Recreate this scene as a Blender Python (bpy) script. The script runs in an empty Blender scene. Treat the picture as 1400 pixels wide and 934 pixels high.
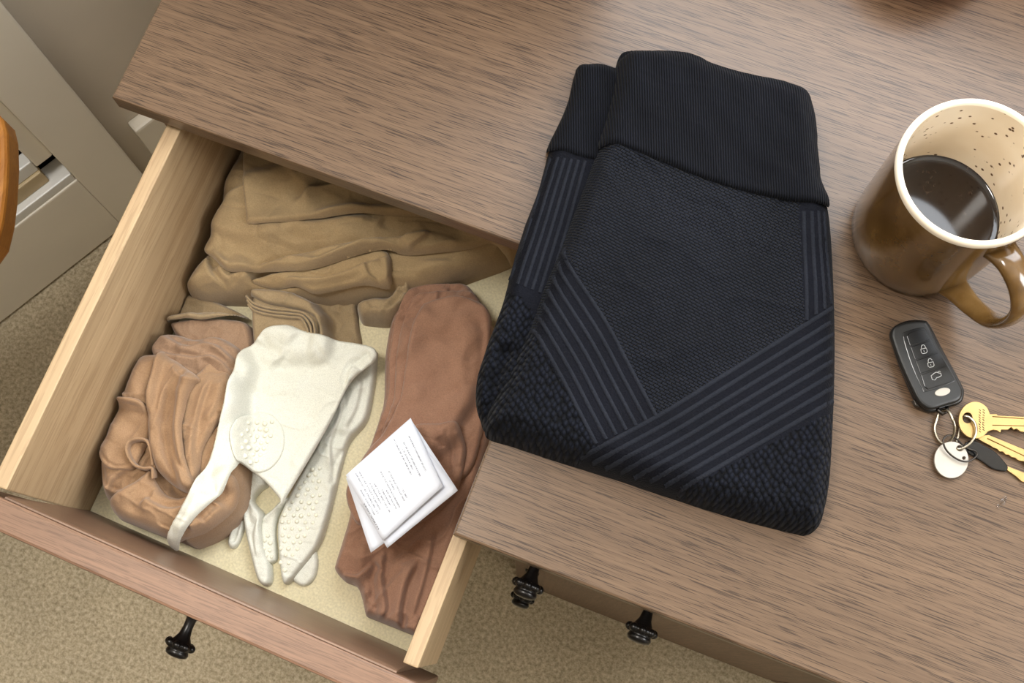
import bpy, bmesh, math, random
import numpy as np
from mathutils import Vector, Matrix
random.seed(4)
scene = bpy.context.scene
COL = scene.collection

# ------------------------------------------------------------------ camera
CAM_LOC = np.array([0.0, 0.0, 1.65])
CAM_ROT = (0.2458, 0.0134, 0.3672)
FPX = 1640.0
cam = bpy.data.cameras.new('camera')
cam.sensor_width = 36.0
cam.lens = 36.0 * FPX / 1400.0
cam.clip_start = 0.02
camo = bpy.data.objects.new('camera', cam)
camo.location = CAM_LOC
camo.rotation_euler = CAM_ROT
COL.objects.link(camo)
scene.camera = camo

# ------------------------------------------------------------------ light
world = bpy.data.worlds.new('world')
scene.world = world
world.use_nodes = True
bg = world.node_tree.nodes['Background']
bg.inputs[0].default_value = (1.0, 0.93, 0.84, 1)
bg.inputs[1].default_value = 0.42

def area(name, loc, rot, sx, sy, power, color):
    l = bpy.data.lights.new(name, 'AREA')
    l.shape = 'RECTANGLE'; l.size = sx; l.size_y = sy
    l.energy = power; l.color = color
    o = bpy.data.objects.new(name, l)
    o.location = loc; o.rotation_euler = rot
    COL.objects.link(o)
    return o
# daylight coming in through the window of the back wall
area('window_daylight', (0.10, 0.80, 1.62), (math.radians(-90), 0, 0), 1.0, 1.1, 24.0, (0.90, 0.95, 1.0))

# daylight from a second window, in the wall to the right of the dresser
area('side_window_daylight', (1.22, 0.29, 1.93), (math.radians(90), 0, math.radians(90)), 0.46, 0.72, 15.0, (0.98, 0.985, 1.0))

# added fill light from an unseen overhead lamp, brightens drawer and left carpet
fill_light = area('added_fill_light', (-0.58, 0.06, 2.395), (0, 0, 0), 0.36, 0.36, 13.0, (1.0, 0.96, 0.90))
fill_light.data.shape = 'DISK'

scene.view_settings.view_transform = 'Standard'
scene.view_settings.look = 'None'
scene.view_settings.exposure = 0.28
scene.view_settings.gamma = 1.0
scene.view_settings.use_curve_mapping = False

# ------------------------------------------------------------------ geometry helpers
def _rot(rx, ry, rz):
    cx, sx = math.cos(rx), math.sin(rx); cy, sy = math.cos(ry), math.sin(ry); cz, sz = math.cos(rz), math.sin(rz)
    Rx = np.array([[1,0,0],[0,cx,-sx],[0,sx,cx]]); Ry = np.array([[cy,0,sy],[0,1,0],[-sy,0,cy]]); Rz = np.array([[cz,-sz,0],[sz,cz,0],[0,0,1]])
    return Rz @ Ry @ Rx
RM = _rot(*CAM_ROT)
def P(u, v, z):
    """photo pixel -> point on the horizontal plane at height z"""
    d = RM @ np.array([(u-700.0)/FPX, -(v-467.0)/FPX, -1.0])
    t = (z - CAM_LOC[2]) / d[2]
    return CAM_LOC + t*d
def PX(pts, z):
    out = []
    for p in pts:
        q = P(p[0], p[1], p[2] if len(p) > 2 else z)
        out.append((q[0], q[1]))
    return np.array(out)

def catmull(pts, n=8, closed=True):
    pts = np.asarray(pts, float); m = len(pts); out = []
    rng = range(m) if closed else range(m-1)
    for i in rng:
        if closed:
            p0, p1, p2, p3 = pts[i-1], pts[i], pts[(i+1) % m], pts[(i+2) % m]
        else:
            p0, p1, p2, p3 = pts[max(i-1,0)], pts[i], pts[i+1], pts[min(i+2,m-1)]
        for k in range(n):
            t = k/n
            out.append(0.5*((2*p1)+(-p0+p2)*t+(2*p0-5*p1+4*p2-p3)*t*t+(-p0+3*p1-3*p2+p3)*t**3))
    if not closed: out.append(pts[-1])
    return np.array(out)

def link(o, parent=None):
    COL.objects.link(o)
    if parent is not None:
        o.parent = parent
    return o
def empty(name, loc, label, cat, group=None):
    o = bpy.data.objects.new(name, None)
    o.location = loc; o.empty_display_size = 0.02
    COL.objects.link(o)
    tag(o, label, cat, group)
    return o
def tag(o, label=None, cat=None, group=None, kind=None):
    if label: o['label'] = label
    if cat: o['category'] = cat
    if group: o['group'] = group
    if kind: o['kind'] = kind
    return o
def wloc(o):
    v = Vector((0,0,0))
    while o is not None:
        v += o.location; o = o.parent
    return v
def mesh_obj(name, verts, faces, mats, parent=None, smooth=True, loc=None, mat_idx=None):
    """verts given in world coordinates; origin is the parent's, or loc"""
    base = wloc(parent) if parent is not None else Vector(loc if loc is not None else (0,0,0))
    me = bpy.data.meshes.new(name)
    vs = np.asarray(verts, float) - np.array(base)
    me.from_pydata(vs.tolist(), [], [list(map(int, f)) for f in faces])
    if not isinstance(mats, (list, tuple)): mats = [mats]
    for m in mats: me.materials.append(m)
    if mat_idx is not None: me.polygons.foreach_set('material_index', list(mat_idx))
    if smooth: me.polygons.foreach_set('use_smooth', [True]*len(me.polygons))
    me.update()
    o = bpy.data.objects.new(name, me)
    if parent is None: o.location = base
    return link(o, parent)
def bm_obj(name, bm, mats, parent=None, smooth=False, loc=None):
    base = wloc(parent) if parent is not None else Vector(loc if loc is not None else (0,0,0))
    bmesh.ops.translate(bm, verts=bm.verts, vec=-base)
    bmesh.ops.recalc_face_normals(bm, faces=bm.faces)
    me = bpy.data.meshes.new(name); bm.to_mesh(me); bm.free()
    if not isinstance(mats, (list, tuple)): mats = [mats]
    for m in mats: me.materials.append(m)
    if smooth: me.polygons.foreach_set('use_smooth', [True]*len(me.polygons))
    o = bpy.data.objects.new(name, me)
    if parent is None: o.location = base
    return link(o, parent)
def box_bm(x0, x1, y0, y1, z0, z1, bevel=0.002, seg=2, M=None):
    bm = bmesh.new()
    bmesh.ops.create_cube(bm, size=1.0)
    for v in bm.verts:
        v.co = Vector(((x0+x1)/2+v.co.x*(x1-x0), (y0+y1)/2+v.co.y*(y1-y0), (z0+z1)/2+v.co.z*(z1-z0)))
    if bevel: bmesh.ops.bevel(bm, geom=list(bm.edges), offset=bevel, segments=seg, profile=0.6, affect='EDGES')
    if M is not None: bmesh.ops.transform(bm, matrix=M, verts=bm.verts)
    return bm
def box(name, x0, x1, y0, y1, z0, z1, mat, parent=None, bevel=0.002, loc=None, M=None):
    return bm_obj(name, box_bm(x0,x1,y0,y1,z0,z1,bevel,2,M), mat, parent, loc=loc)
def prism(name, poly, z0, z1, mat, parent=None, bevel=0.001, loc=None, smooth=False, seg=2):
    bm = bmesh.new()
    vs = [bm.verts.new((p[0], p[1], z0)) for p in poly]
    f = bm.faces.new(vs)
    r = bmesh.ops.extrude_face_region(bm, geom=[f])
    up = [g for g in r['geom'] if isinstance(g, bmesh.types.BMVert)]
    for v in up: v.co.z = z1
    bmesh.ops.recalc_face_normals(bm, faces=bm.faces)
    if bevel:
        es = [e for e in bm.edges if abs(e.verts[0].co.z-e.verts[1].co.z) < 1e-7]
        bmesh.ops.bevel(bm, geom=es, offset=bevel, segments=seg, profile=0.5, affect='EDGES')
    return bm_obj(name, bm, mat, parent, smooth, loc)
def lathe(prof, n=64, closed_top=False):
    vs = []; fs = []
    m = len(prof)
    for i in range(n):
        a = 2*math.pi*i/n
        for r, z in prof: vs.append((r*math.cos(a), r*math.sin(a), z))
    for i in range(n):
        j = (i+1) % n
        for k in range(m-1):
            fs.append((i*m+k, j*m+k, j*m+k+1, i*m+k+1))
    return vs, fs
def tube(path, rad, n=10, sx=1.0, sy=1.0, closed=False, up=(0,0,1)):
    path = [Vector(p) for p in path]; vs = []; fs = []; m = len(path)
    if not hasattr(rad, '__len__'): rad = [rad]*m
    for i, p in enumerate(path):
        if closed: t = path[(i+1) % m]-path[i-1]
        else: t = path[min(i+1,m-1)]-path[max(i-1,0)]
        t.normalize()
        u = Vector(up); s = t.cross(u)
        if s.length < 1e-4: s = t.cross(Vector((1,0,0)))
        s.normalize(); u = s.cross(t)
        for k in range(n):
            a = 2*math.pi*k/n
            vs.append(tuple(p + s*math.cos(a)*rad[i]*sx + u*math.sin(a)*rad[i]*sy))
    for i in range(m if closed else m-1):
        j = (i+1) % m
        for k in range(n):
            l = (k+1) % n
            fs.append((i*n+k, i*n+l, j*n+l, j*n+k))
    if not closed:
        fs.append(tuple(range(n))[::-1]); fs.append(tuple((m-1)*n+k for k in range(n)))
    return vs, fs

# ---- smooth 2-D value noise
_rng = np.random.default_rng(11)
_tab = _rng.random((64, 64))
def vnoise(x, y):
    xi = np.floor(x).astype(int); yi = np.floor(y).astype(int)
    fx = x-xi; fy = y-yi
    fx = fx*fx*fx*(fx*(fx*6-15)+10); fy = fy*fy*fy*(fy*(fy*6-15)+10)
    a = _tab[xi % 64, yi % 64]; b = _tab[(xi+1) % 64, yi % 64]
    c = _tab[xi % 64, (yi+1) % 64]; d = _tab[(xi+1) % 64, (yi+1) % 64]
    return (a*(1-fx)+b*fx)*(1-fy)+(c*(1-fx)+d*fx)*fy
def gblur(A, s):
    r = max(1, int(s*2.5)); k = np.exp(-0.5*(np.arange(-r, r+1)/s)**2); k /= k.sum()
    A = np.pad(A, r, mode='edge')
    A = np.apply_along_axis(lambda v: np.convolve(v, k, 'valid'), 0, A)
    return np.apply_along_axis(lambda v: np.convolve(v, k, 'valid'), 1, A)
def dilate(A, r):
    out = A.copy()
    for k in range(1, r+1):
        out[k:,:] = np.maximum(out[k:,:], A[:-k,:]); out[:-k,:] = np.maximum(out[:-k,:], A[k:,:])
    B = out.copy()
    for k in range(1, r+1):
        B[:,k:] = np.maximum(B[:,k:], out[:,:-k]); B[:,:-k] = np.maximum(B[:,:-k], out[:,k:])
    return B
def poly_dist(X, Y, poly, closed=True):
    n = len(poly); best = np.full(X.shape, 1e9); bx = np.zeros(X.shape); by = np.zeros(X.shape)
    side = np.zeros(X.shape); tt = np.zeros(X.shape)
    L = np.concatenate([[0], np.cumsum(np.hypot(*np.diff(poly, axis=0).T))])
    tot = L[-1] + 1e-9
    for i in range(n if closed else n-1):
        ax, ay = poly[i]; cx, cy = poly[(i+1) % n]
        dx, dy = cx-ax, cy-ay; l2 = dx*dx+dy*dy+1e-18
        t = np.clip(((X-ax)*dx+(Y-ay)*dy)/l2, 0, 1)
        qx = ax+t*dx; qy = ay+t*dy
        d = (X-qx)**2+(Y-qy)**2
        m = d < best
        best = np.where(m, d, best); bx = np.where(m, qx, bx); by = np.where(m, qy, by)
        if not closed:
            side = np.where(m, np.sign(dx*(Y-ay)-dy*(X-ax)), side)
            tt = np.where(m, (L[i]+t*math.sqrt(l2))/tot, tt)
    return np.sqrt(best), bx, by, side, tt
def inside_poly(X, Y, poly):
    ins = np.zeros(X.shape, bool); n = len(poly)
    for i in range(n):
        x1, y1 = poly[i]; x2, y2 = poly[(i+1) % n]
        c = ((y1 > Y) != (y2 > Y)) & (X < (x2-x1)*(Y-y1)/(y2-y1+1e-18)+x1)
        ins ^= c
    return ins

class Layer: pass
def cloth_layer(name, mat, outline, zref, th, edge, floor_z, parent, on=(), folds=(), noise=(0.0015, 0.03), step=0.0016,
                drape=0.005, clampx=None, clampy=None, smooth_n=6, wrinkle_dir=None, zones=None, lift=0.0, extra=None, power=2.0, sharp=0.0007, fold_gain=1.35):
    """a thick folded layer of cloth that lies on whatever is under it"""
    def resolve(pts, zoff, cl=False):
        pts = [(p[0], p[1]) for p in pts]
        z = np.full(len(pts), zref)
        if not on: return PX(pts, zref)
        for _ in range(10):
            q = np.array([P(a, b_, zz)[:2] for (a, b_), zz in zip(pts, z)])
            if clampx: q[:,0] = np.clip(q[:,0], *clampx)
            b0 = np.full(len(pts), floor_z)
            for l in on: b0 = np.maximum(b0, np.nan_to_num(l.h(q[:,0], q[:,1]), nan=-9.0))
            z = z*.5 + (b0+zoff)*.5
        for _ in range(3 if cl else 0): z = (np.roll(z, 1)+2*z+np.roll(z, -1))/4
        return np.array([P(a, b_, zz)[:2] for (a, b_), zz in zip(pts, z)])
    poly = catmull(resolve(outline, lift+th*.4, True), smooth_n)
    if clampx: poly[:,0] = np.clip(poly[:,0], *clampx)
    if clampy: poly[:,1] = np.clip(poly[:,1], *clampy)
    keep = [0]
    for i in range(1, len(poly)):
        if np.hypot(*(poly[i]-poly[keep[-1]])) > 1e-5: keep.append(i)
    poly = poly[keep]
    x0, y0 = poly.min(0)-2*step; x1, y1 = poly.max(0)+2*step
    gx = np.arange(x0, x1+step, step); gy = np.arange(y0, y1+step, step)
    X, Y = np.meshgrid(gx, gy, indexing='ij')
    d, bx, by, _, _ = poly_dist(X, Y, poly)
    ins = inside_poly(X, Y, poly)
    base = np.full(X.shape, floor_z)
    for l in on: base = np.maximum(base, np.nan_to_num(l.h(X, Y), nan=-9.0))
    if on: base = np.maximum(gblur(dilate(base, max(1, int(drape/step))), max(1.0, drape*.6/step)), base)
    base = base + lift
    s = np.clip(d/edge, 0, 1)
    prof = (1-(1-s)**power)**(1/power)
    Z = th*prof
    N = np.zeros(X.shape)
    if noise[0]:
        sc = 1/noise[1]
        wx = vnoise(X*sc*.7+3.1, Y*sc*.7)*1.5; wy = vnoise(X*sc*.7, Y*sc*.7+9.7)*1.5
        if wrinkle_dir is not None:
            ca, sa = math.cos(wrinkle_dir), math.sin(wrinkle_dir)
            A = (X*ca+Y*sa)*sc*.35; B = (-X*sa+Y*ca)*sc
        else: A, B = X*sc, Y*sc
        n1 = vnoise(A+wx+5, B+wy+2); n2 = 1-np.abs(2*vnoise(A*1.5+wy+15, B*1.5+wx+21)-1); n3 = 1-np.abs(2*vnoise(A*2.6+wx+41, B*2.6+wy+31)-1)
        N = noise[0]*((n1-.5)*1.6 + (n2**5)*1.1 - (n3**6)*0.6)
    F = np.zeros(X.shape)
    for fd in folds:
        kind, pts, amp, w = fd[:4]
        pl = catmull(resolve(pts, lift+th), 5, closed=False)
        dd, _, _, sd, tt = poly_dist(X, Y, pl, closed=False)
        fade = np.clip(np.minimum(tt, 1-tt)/0.18, 0, 1); fade = fade*fade*(3-2*fade)
        if kind == 'r': F += amp*np.exp(-(dd/w)**2)*np.clip(fade*1.3,0,1)
        elif kind == 'v': F -= amp*np.exp(-(dd/w)**2)*np.clip(fade*1.3,0,1)
        elif kind == 's':      # overlap: left-hand side stands up, right-hand side drops away
            sg = dd*sd
            up = 1/(1+np.exp(-np.clip(sg/sharp, -40, 40)))
            F += fade*(amp*up*np.exp(-np.abs(sg)/w) - 0.45*amp*(1-up)*np.exp(-np.abs(sg)/(w*.6)))
        elif kind == 'S':      # overlap, mirrored
            sg = -dd*sd
            up = 1/(1+np.exp(-np.clip(sg/sharp, -40, 40)))
            F += fade*(amp*up*np.exp(-np.abs(sg)/w) - 0.45*amp*(1-up)*np.exp(-np.abs(sg)/(w*.6)))
    F *= fold_gain
    if extra is not None: F += extra(X, Y)
    ramp = np.clip(d/(edge*.8), 0, 1)
    Zf = base + Z + (F+N)*ramp
    Zf = np.maximum(Zf, base+0.0004)
    # keep the quads that touch the inside; outside corners snap to the outline
    q = ins[:-1,:-1] | ins[1:,:-1] | ins[1:,1:] | ins[:-1,1:]
    use = np.zeros(X.shape, bool)
    use[:-1,:-1] |= q; use[1:,:-1] |= q; use[1:,1:] |= q; use[:-1,1:] |= q
    sx = np.where(ins, X, bx); sy = np.where(ins, Y, by); sz = np.where(ins, Zf, base)
    # outside corners carry the base height and a short skirt goes down
    idx = -np.ones(X.shape, int); idx[use] = np.arange(use.sum())
    V = np.stack([sx[use], sy[use], sz[use]], 1)
    I, J = np.nonzero(q)
    Fq = np.stack([idx[I,J], idx[I+1,J], idx[I+1,J+1], idx[I,J+1]], 1)
    mi = None
    if zones is not None:
        cxm = (sx[I,J]+sx[I+1,J+1])/2; cym = (sy[I,J]+sy[I+1,J+1])/2
        mi = np.zeros(len(I), int)
        for k, zp in zones:
            mi[inside_poly(cxm, cym, PX(zp, zref+th*.9))] = k
    o = mesh_obj(name, V, Fq, mat, parent, True, mat_idx=None if mi is None else mi.tolist())
    L = Layer(); L.obj = o; L.poly = poly
    Zs = np.where(ins, Zf, np.nan)
    def h(x, y):
        x = np.asarray(x, float); y = np.asarray(y, float)
        i = np.clip(np.round((x-gx[0])/step).astype(int), 0, len(gx)-1)
        j = np.clip(np.round((y-gy[0])/step).astype(int), 0, len(gy)-1)
        r = Zs[i, j]
        out = (x < gx[0]) | (x > gx[-1]) | (y < gy[0]) | (y > gy[-1])
        return np.where(out, np.nan, r)
    L.h = h
    return L
def on_surface(u, v, L, z):
    """pixel -> point on a cloth layer"""
    zz = z
    for _ in range(6):
        p = P(u, v, zz); hv = float(L.h(p[0], p[1]))
        if not np.isfinite(hv): return None
        zz = hv
    p = P(u, v, zz)
    return np.array([p[0], p[1], zz])

# ------------------------------------------------------------------ materials
def new_mat(name):
    m = bpy.data.materials.new(name); m.use_nodes = True
    nt = m.node_tree; b = nt.nodes['Principled BSDF']
    return m, nt, b
def N_(nt, t, **kw):
    n = nt.nodes.new(t)
    for k, v in kw.items():
        if k in n.inputs: n.inputs[k].default_value = v
        else: setattr(n, k, v)
    return n
def srgb(r, g, b):
    f = lambda c: (c/255/12.92) if c/255 <= 0.04045 else ((c/255+0.055)/1.055)**2.4
    return (f(r), f(g), f(b), 1)
def ramp(nt, src, stops):
    r = nt.nodes.new('ShaderNodeValToRGB')
    el = r.color_ramp.elements
    while len(el) < len(stops): el.new(0.5)
    for e, (p, c) in zip(el, stops):
        e.position = p; e.color = c
    nt.links.new(src, r.inputs[0])
    return r
def mixc(nt, fac, a, b, mode='MIX'):
    m = nt.nodes.new('ShaderNodeMix'); m.data_type = 'RGBA'; m.blend_type = mode
    for s, v in ((m.inputs[0], fac), (m.inputs[6], a), (m.inputs[7], b)):
        if hasattr(v, 'is_linked') or hasattr(v, 'links'): nt.links.new(v, s)
        else: s.default_value = v
    return m.outputs[2]
def coords(nt, scale=(1,1,1), rot=(0,0,0)):
    tc = nt.nodes.new('ShaderNodeTexCoord'); mp = nt.nodes.new('ShaderNodeMapping')
    mp.inputs['Scale'].default_value = scale; mp.inputs['Rotation'].default_value = rot
    nt.links.new(tc.outputs['Object'], mp.inputs[0])
    return mp.outputs[0]
def bump(nt, b, h, strength, dist, prev=None):
    bn = nt.nodes.new('ShaderNodeBump'); bn.inputs['Strength'].default_value = strength; bn.inputs['Distance'].default_value = dist
    nt.links.new(h, bn.inputs['Height'])
    if prev is not None: nt.links.new(prev, bn.inputs['Normal'])
    nt.links.new(bn.outputs[0], b.inputs['Normal'])
    return bn.outputs[0]

def wood_mat(name, c0, c1, cp, axis='x', rough=0.45, fine=420.0, long=9.0, pore=0.6, spec=0.5):
    m, nt, b = new_mat(name)
    def sc(f, l):
        return (l, f, f) if axis == 'x' else ((f, l, f) if axis == 'y' else (f, f, l))
    w = N_(nt, 'ShaderNodeTexNoise', Scale=5.0, Detail=2.0); nt.links.new(coords(nt, sc(1.6, .5)), w.inputs['Vector'])
    n1 = N_(nt, 'ShaderNodeTexNoise', Scale=1.0, Detail=4.0, Roughness=0.6, Distortion=0.4); nt.links.new(coords(nt, sc(fine*.6, long*.6)), n1.inputs['Vector'])
    n2 = N_(nt, 'ShaderNodeTexNoise', Scale=1.0, Detail=2.0, Roughness=0.5, Distortion=0.5); nt.links.new(coords(nt, sc(fine*2.9, long*4.5)), n2.inputs['Vector'])
    base = ramp(nt, n1.outputs[0], [(0.3, c0), (0.7, c1)])
    big = ramp(nt, w.outputs[0], [(0.3, (0.86,0.86,0.86,1)), (0.7, (1.1,1.1,1.1,1))])
    col = mixc(nt, 1.0, base.outputs[0], big.outputs[0], 'MULTIPLY')
    pr = ramp(nt, n2.outputs[0], [(0.40, (1,1,1,1)), (0.46, (0,0,0,1))])
    mulp = nt.nodes.new('ShaderNodeMath'); mulp.operation = 'MULTIPLY'; mulp.inputs[1].default_value = pore
    nt.links.new(pr.outputs[0], mulp.inputs[0])
    col = mixc(nt, mulp.outputs[0], col, cp)
    nt.links.new(col, b.inputs['Base Color'])
    b.inputs['Roughness'].default_value = rough
    b.inputs['Specular IOR Level'].default_value = spec
    bump(nt, b, pr.outputs[0], -0.35, 0.0006)
    return m
def cloth_mat(name, c, c2=None, rough=0.9, weave=900.0, sheen=0.25, blot=14.0, bstr=0.25):
    m, nt, b = new_mat(name)
    c2 = c2 or tuple(x*0.8 for x in c[:3])+(1,)
    n = N_(nt, 'ShaderNodeTexNoise', Scale=blot, Detail=5.0, Roughness=0.65); nt.links.new(coords(nt), n.inputs['Vector'])
    r = ramp(nt, n.outputs[0], [(0.3, c2), (0.7, c)])
    f = N_(nt, 'ShaderNodeTexNoise', Scale=weave, Detail=2.0); nt.links.new(coords(nt, (1,1,1)), f.inputs['Vector'])
    fr = ramp(nt, f.outputs[0], [(0.3, (0.86,0.86,0.86,1)), (0.7, (1.08,1.08,1.08,1))])
    nt.links.new(mixc(nt, 1.0, r.outputs[0], fr.outputs[0], 'MULTIPLY'), b.inputs['Base Color'])
    b.inputs['Roughness'].default_value = rough
    b.inputs['Sheen Weight'].default_value = sheen; b.inputs['Sheen Roughness'].default_value = 0.5
    b.inputs['Specular IOR Level'].default_value = 0.2
    p = bump(nt, b, f.outputs[0], bstr, 0.0006)
    n3 = N_(nt, 'ShaderNodeTexNoise', Scale=110.0, Detail=3.0, Distortion=0.6); nt.links.new(coords(nt), n3.inputs['Vector'])
    bump(nt, b, n3.outputs[0], 0.22, 0.002, p)
    return m
def plain_mat(name, c, rough=0.5, metal=0.0, spec=0.5, coat=0.0, var=0.06, vscale=30.0):
    m, nt, b = new_mat(name)
    n = N_(nt, 'ShaderNodeTexNoise', Scale=vscale, Detail=4.0); nt.links.new(coords(nt), n.inputs['Vector'])
    lo = tuple(x*(1-var*2) for x in c[:3])+(1,); hi = tuple(min(1, x*(1+var)) for x in c[:3])+(1,)
    r = ramp(nt, n.outputs[0], [(0.3, lo), (0.7, hi)])
    nt.links.new(r.outputs[0], b.inputs['Base Color'])
    b.inputs['Roughness'].default_value = rough; b.inputs['Metallic'].default_value = metal
    b.inputs['Specular IOR Level'].default_value = spec
    b.inputs['Coat Weight'].default_value = coat
    return m

M = {}
M['oak'] = wood_mat('oak_veneer', srgb(92,72,55), srgb(110,88,68), srgb(46,33,24), 'x', 0.32, 620, 8, 0.85, 0.4)
M['oak_front'] = wood_mat('oak_front', srgb(98,75,58), srgb(120,95,75), srgb(62,45,34), 'x', 0.5, 430, 9, 0.5)
M['oak_side'] = wood_mat('oak_side', srgb(98,75,58), srgb(120,95,75), srgb(62,45,34), 'z', 0.5, 430, 9, 0.5)
M['front_inner'] = wood_mat('drawer_front_brown', srgb(112,88,72), srgb(134,104,82), srgb(92,70,56), 'x', 0.4, 520, 7, 0.3)
M['front_edge'] = wood_mat('drawer_front_edge', srgb(114,86,67), srgb(134,102,80), srgb(78,55,41), 'x', 0.45, 520, 10, 0.5)
M['pale'] = wood_mat('pale_drawer_wood', srgb(170,143,108), srgb(194,168,132), srgb(140,112,80), 'y', 0.5, 160, 5, 0.35)
M['liner'] = cloth_mat('cream_liner', srgb(214,205,174), srgb(206,196,162), 0.85, 500, 0.1)
M['black_metal'] = plain_mat('black_metal', srgb(20,18,18), 0.28, 0.4, 0.6)
M['wall'] = plain_mat('wall_paint', srgb(226,216,200), 0.9, 0, 0.2, 0, 0.03, 6)
M['wall_dim'] = plain_mat('low_bounce_wall_paint', srgb(130,120,104), 0.9, 0, 0.2, 0, 0.03, 6)  # front wall colour darkened to cut the light it bounces back
M['ceil'] = plain_mat('ceiling_paint', srgb(225,220,210), 0.9, 0, 0.2, 0, 0.02, 4)
M['white_paint'] = plain_mat('cream_paint', srgb(240,233,218), 0.5, 0, 0.4, 0, 0.03, 5)
M['bright_paint'] = plain_mat('white_paint', srgb(232,232,228), 0.35, 0, 0.5, 0, 0.02, 5)
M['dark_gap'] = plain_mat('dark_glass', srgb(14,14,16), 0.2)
M['honey'] = wood_mat('honey_wood', srgb(176,112,44), srgb(200,136,60), srgb(140,84,30), 'y', 0.4, 200, 6, 0.3)

def carpet():
    m, nt, b = new_mat('carpet')
    v = N_(nt, 'ShaderNodeTexVoronoi', Scale=210.0); nt.links.new(coords(nt), v.inputs['Vector'])
    n = N_(nt, 'ShaderNodeTexNoise', Scale=190.0, Detail=4.0, Roughness=0.7); nt.links.new(coords(nt), n.inputs['Vector'])
    big = N_(nt, 'ShaderNodeTexNoise', Scale=9.0, Detail=3.0); nt.links.new(coords(nt), big.inputs['Vector'])
    c = ramp(nt, n.outputs[0], [(0.3, srgb(154,140,114)), (0.5, srgb(198,184,156)), (0.7, srgb(228,216,192))])
    bg_ = ramp(nt, big.outputs[0], [(0.3, (0.9,0.9,0.9,1)), (0.7, (1.06,1.06,1.06,1))])
    nt.links.new(mixc(nt, 1.0, c.outputs[0], bg_.outputs[0], 'MULTIPLY'), b.inputs['Base Color'])
    b.inputs['Roughness'].default_value = 1.0; b.inputs['Specular IOR Level'].default_value = 0.05
    p = bump(nt, b, n.outputs[0], 0.7, 0.004)
    bump(nt, b, v.outputs[0], -0.5, 0.004, p)
    return m
M['carpet'] = carpet()

# ------------------------------------------------------------------ the setting
H = 0.80
fl = box('floor', -1.9, 1.3, -1.5, 1.0, -0.02, 0.0, M['carpet'], None, 0, loc=(0,0,0)); tag(fl, 'beige looped carpet covering the floor around the dresser', None, kind='structure')

def ring_wall(name, y0, y1, x0, x1, z0, z1, wx0, wx1, wz0, wz1, mat):
    bm = bmesh.new()
    for (a, b_, c, d) in ((x0, wx0, z0, z1), (wx1, x1, z0, z1), (wx0, wx1, z0, wz0), (wx0, wx1, wz1, z1)):
        t = box_bm(a, b_, y0, y1, c, d, 0)
        me = bpy.data.meshes.new('t'); t.to_mesh(me); t.free(); bm.from_mesh(me); bpy.data.meshes.remove(me)
    o = bm_obj(name, bm, mat, None, loc=(0, y0, 0)); tag(o, kind='structure'); return o
WX0, WX1, WZ0, WZ1 = -0.42, 0.62, 1.04, 2.2
ring_wall('wall_back', 0.70, 0.78, -0.55, 1.2, 0, 2.5, WX0, WX1, WZ0, WZ1, M['wall'])
wf = box('window_1', WX0, WX1, 0.715, 0.745, WZ0, WZ0+0.03, M['bright_paint'], None, 0.003, loc=(0.1,0.73,WZ0)); tag(wf, kind='structure')
for (a, b_, c, d) in ((WX0, WX1, WZ1-0.03, WZ1), (WX0, WX0+0.03, WZ0+.03, WZ1-.03), (WX1-0.03, WX1, WZ0+.03, WZ1-.03)):
    box('window_frame', a, b_, 0.715, 0.745, c, d, M['bright_paint'], wf, 0.003)

wfr = box('wall_front', -1.9, 1.28, -1.48, -1.4, 0, 2.5, M['wall_dim'], None, 0, loc=(0,-1.4,0)); tag(wfr, kind='structure')
ce = box('ceiling', -1.9, 1.28, -1.48, 1.0, 2.5, 2.56, M['ceil'], None, 0, loc=(0,0,2.5)); tag(ce, kind='structure')
# left wall, its panelled cream door and the baseboard stand in one slanting plane
DA = Vector((-0.863, 0.14, 0)); DT = Vector((0.467, 0.884, 0)).normalized()
DM = Matrix.Translation(DA) @ Matrix.Rotation(math.atan2(DT.y, DT.x), 4, 'Z')     # local x along wall, -y to the room
def wall_with_opening(name, Mx, loc, x0, x1, y0, y1, z1, wx0, wx1, wz0, wz1, mat):
    bm = bmesh.new()
    for (a, b_, c, d) in ((x0, wx0, 0, z1), (wx1, x1, 0, z1), (wx0, wx1, 0, wz0), (wx0, wx1, wz1, z1)):
        t = box_bm(a, b_, y0, y1, c, d, 0, 2, Mx)
        me = bpy.data.meshes.new('t'); t.to_mesh(me); t.free(); bm.from_mesh(me); bpy.data.meshes.remove(me)
    o = bm_obj(name, bm, mat, None, loc=loc); tag(o, kind='structure'); return o
wl = box('wall_left', -1.85, 0.85, 0.045, 0.10, 0, 2.5, M['wall'], None, 0, loc=DA, M=DM); tag(wl, kind='structure')
RWM = Matrix.Translation((1.2, 0, 0)) @ Matrix.Rotation(math.radians(90), 4, 'Z')     # local x runs along +y
wr = wall_with_opening('wall_right', RWM, (1.2,0,0), -1.4, 0.70, -0.08, 0.0, 2.5, 0.04, 0.54, 1.54, 2.32, M['ceil'])
w2 = box('window_2', 0.04, 0.54, -0.03, 0.0, 1.54, 1.557, M['bright_paint'], None, 0.003, loc=(1.2,0.29,1.54), M=RWM); tag(w2, kind='structure')
for (a, b_, c, d) in ((0.04, 0.54, 2.303, 2.32), (0.04, 0.057, 1.5575, 2.3025), (0.523, 0.54, 1.5575, 2.3025)):
    box('window_frame', a, b_, -0.03, 0.0, c, d, M['bright_paint'], w2, 0.003, M=RWM)
bb = box('baseboard_left', 0.32, 0.84, 0.025, 0.045, 0, 0.15, M['white_paint'], None, 0.004, loc=DA, M=DM); tag(bb, kind='structure')
dr = box('door_1', 0.222, 0.292, 0.0, 0.044, 0.005, 0.98, M['white_paint'], None, 0.003, loc=DA, M=DM); tag(dr, 'cream painted door with a recessed slatted panel', None, kind='structure')
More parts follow.
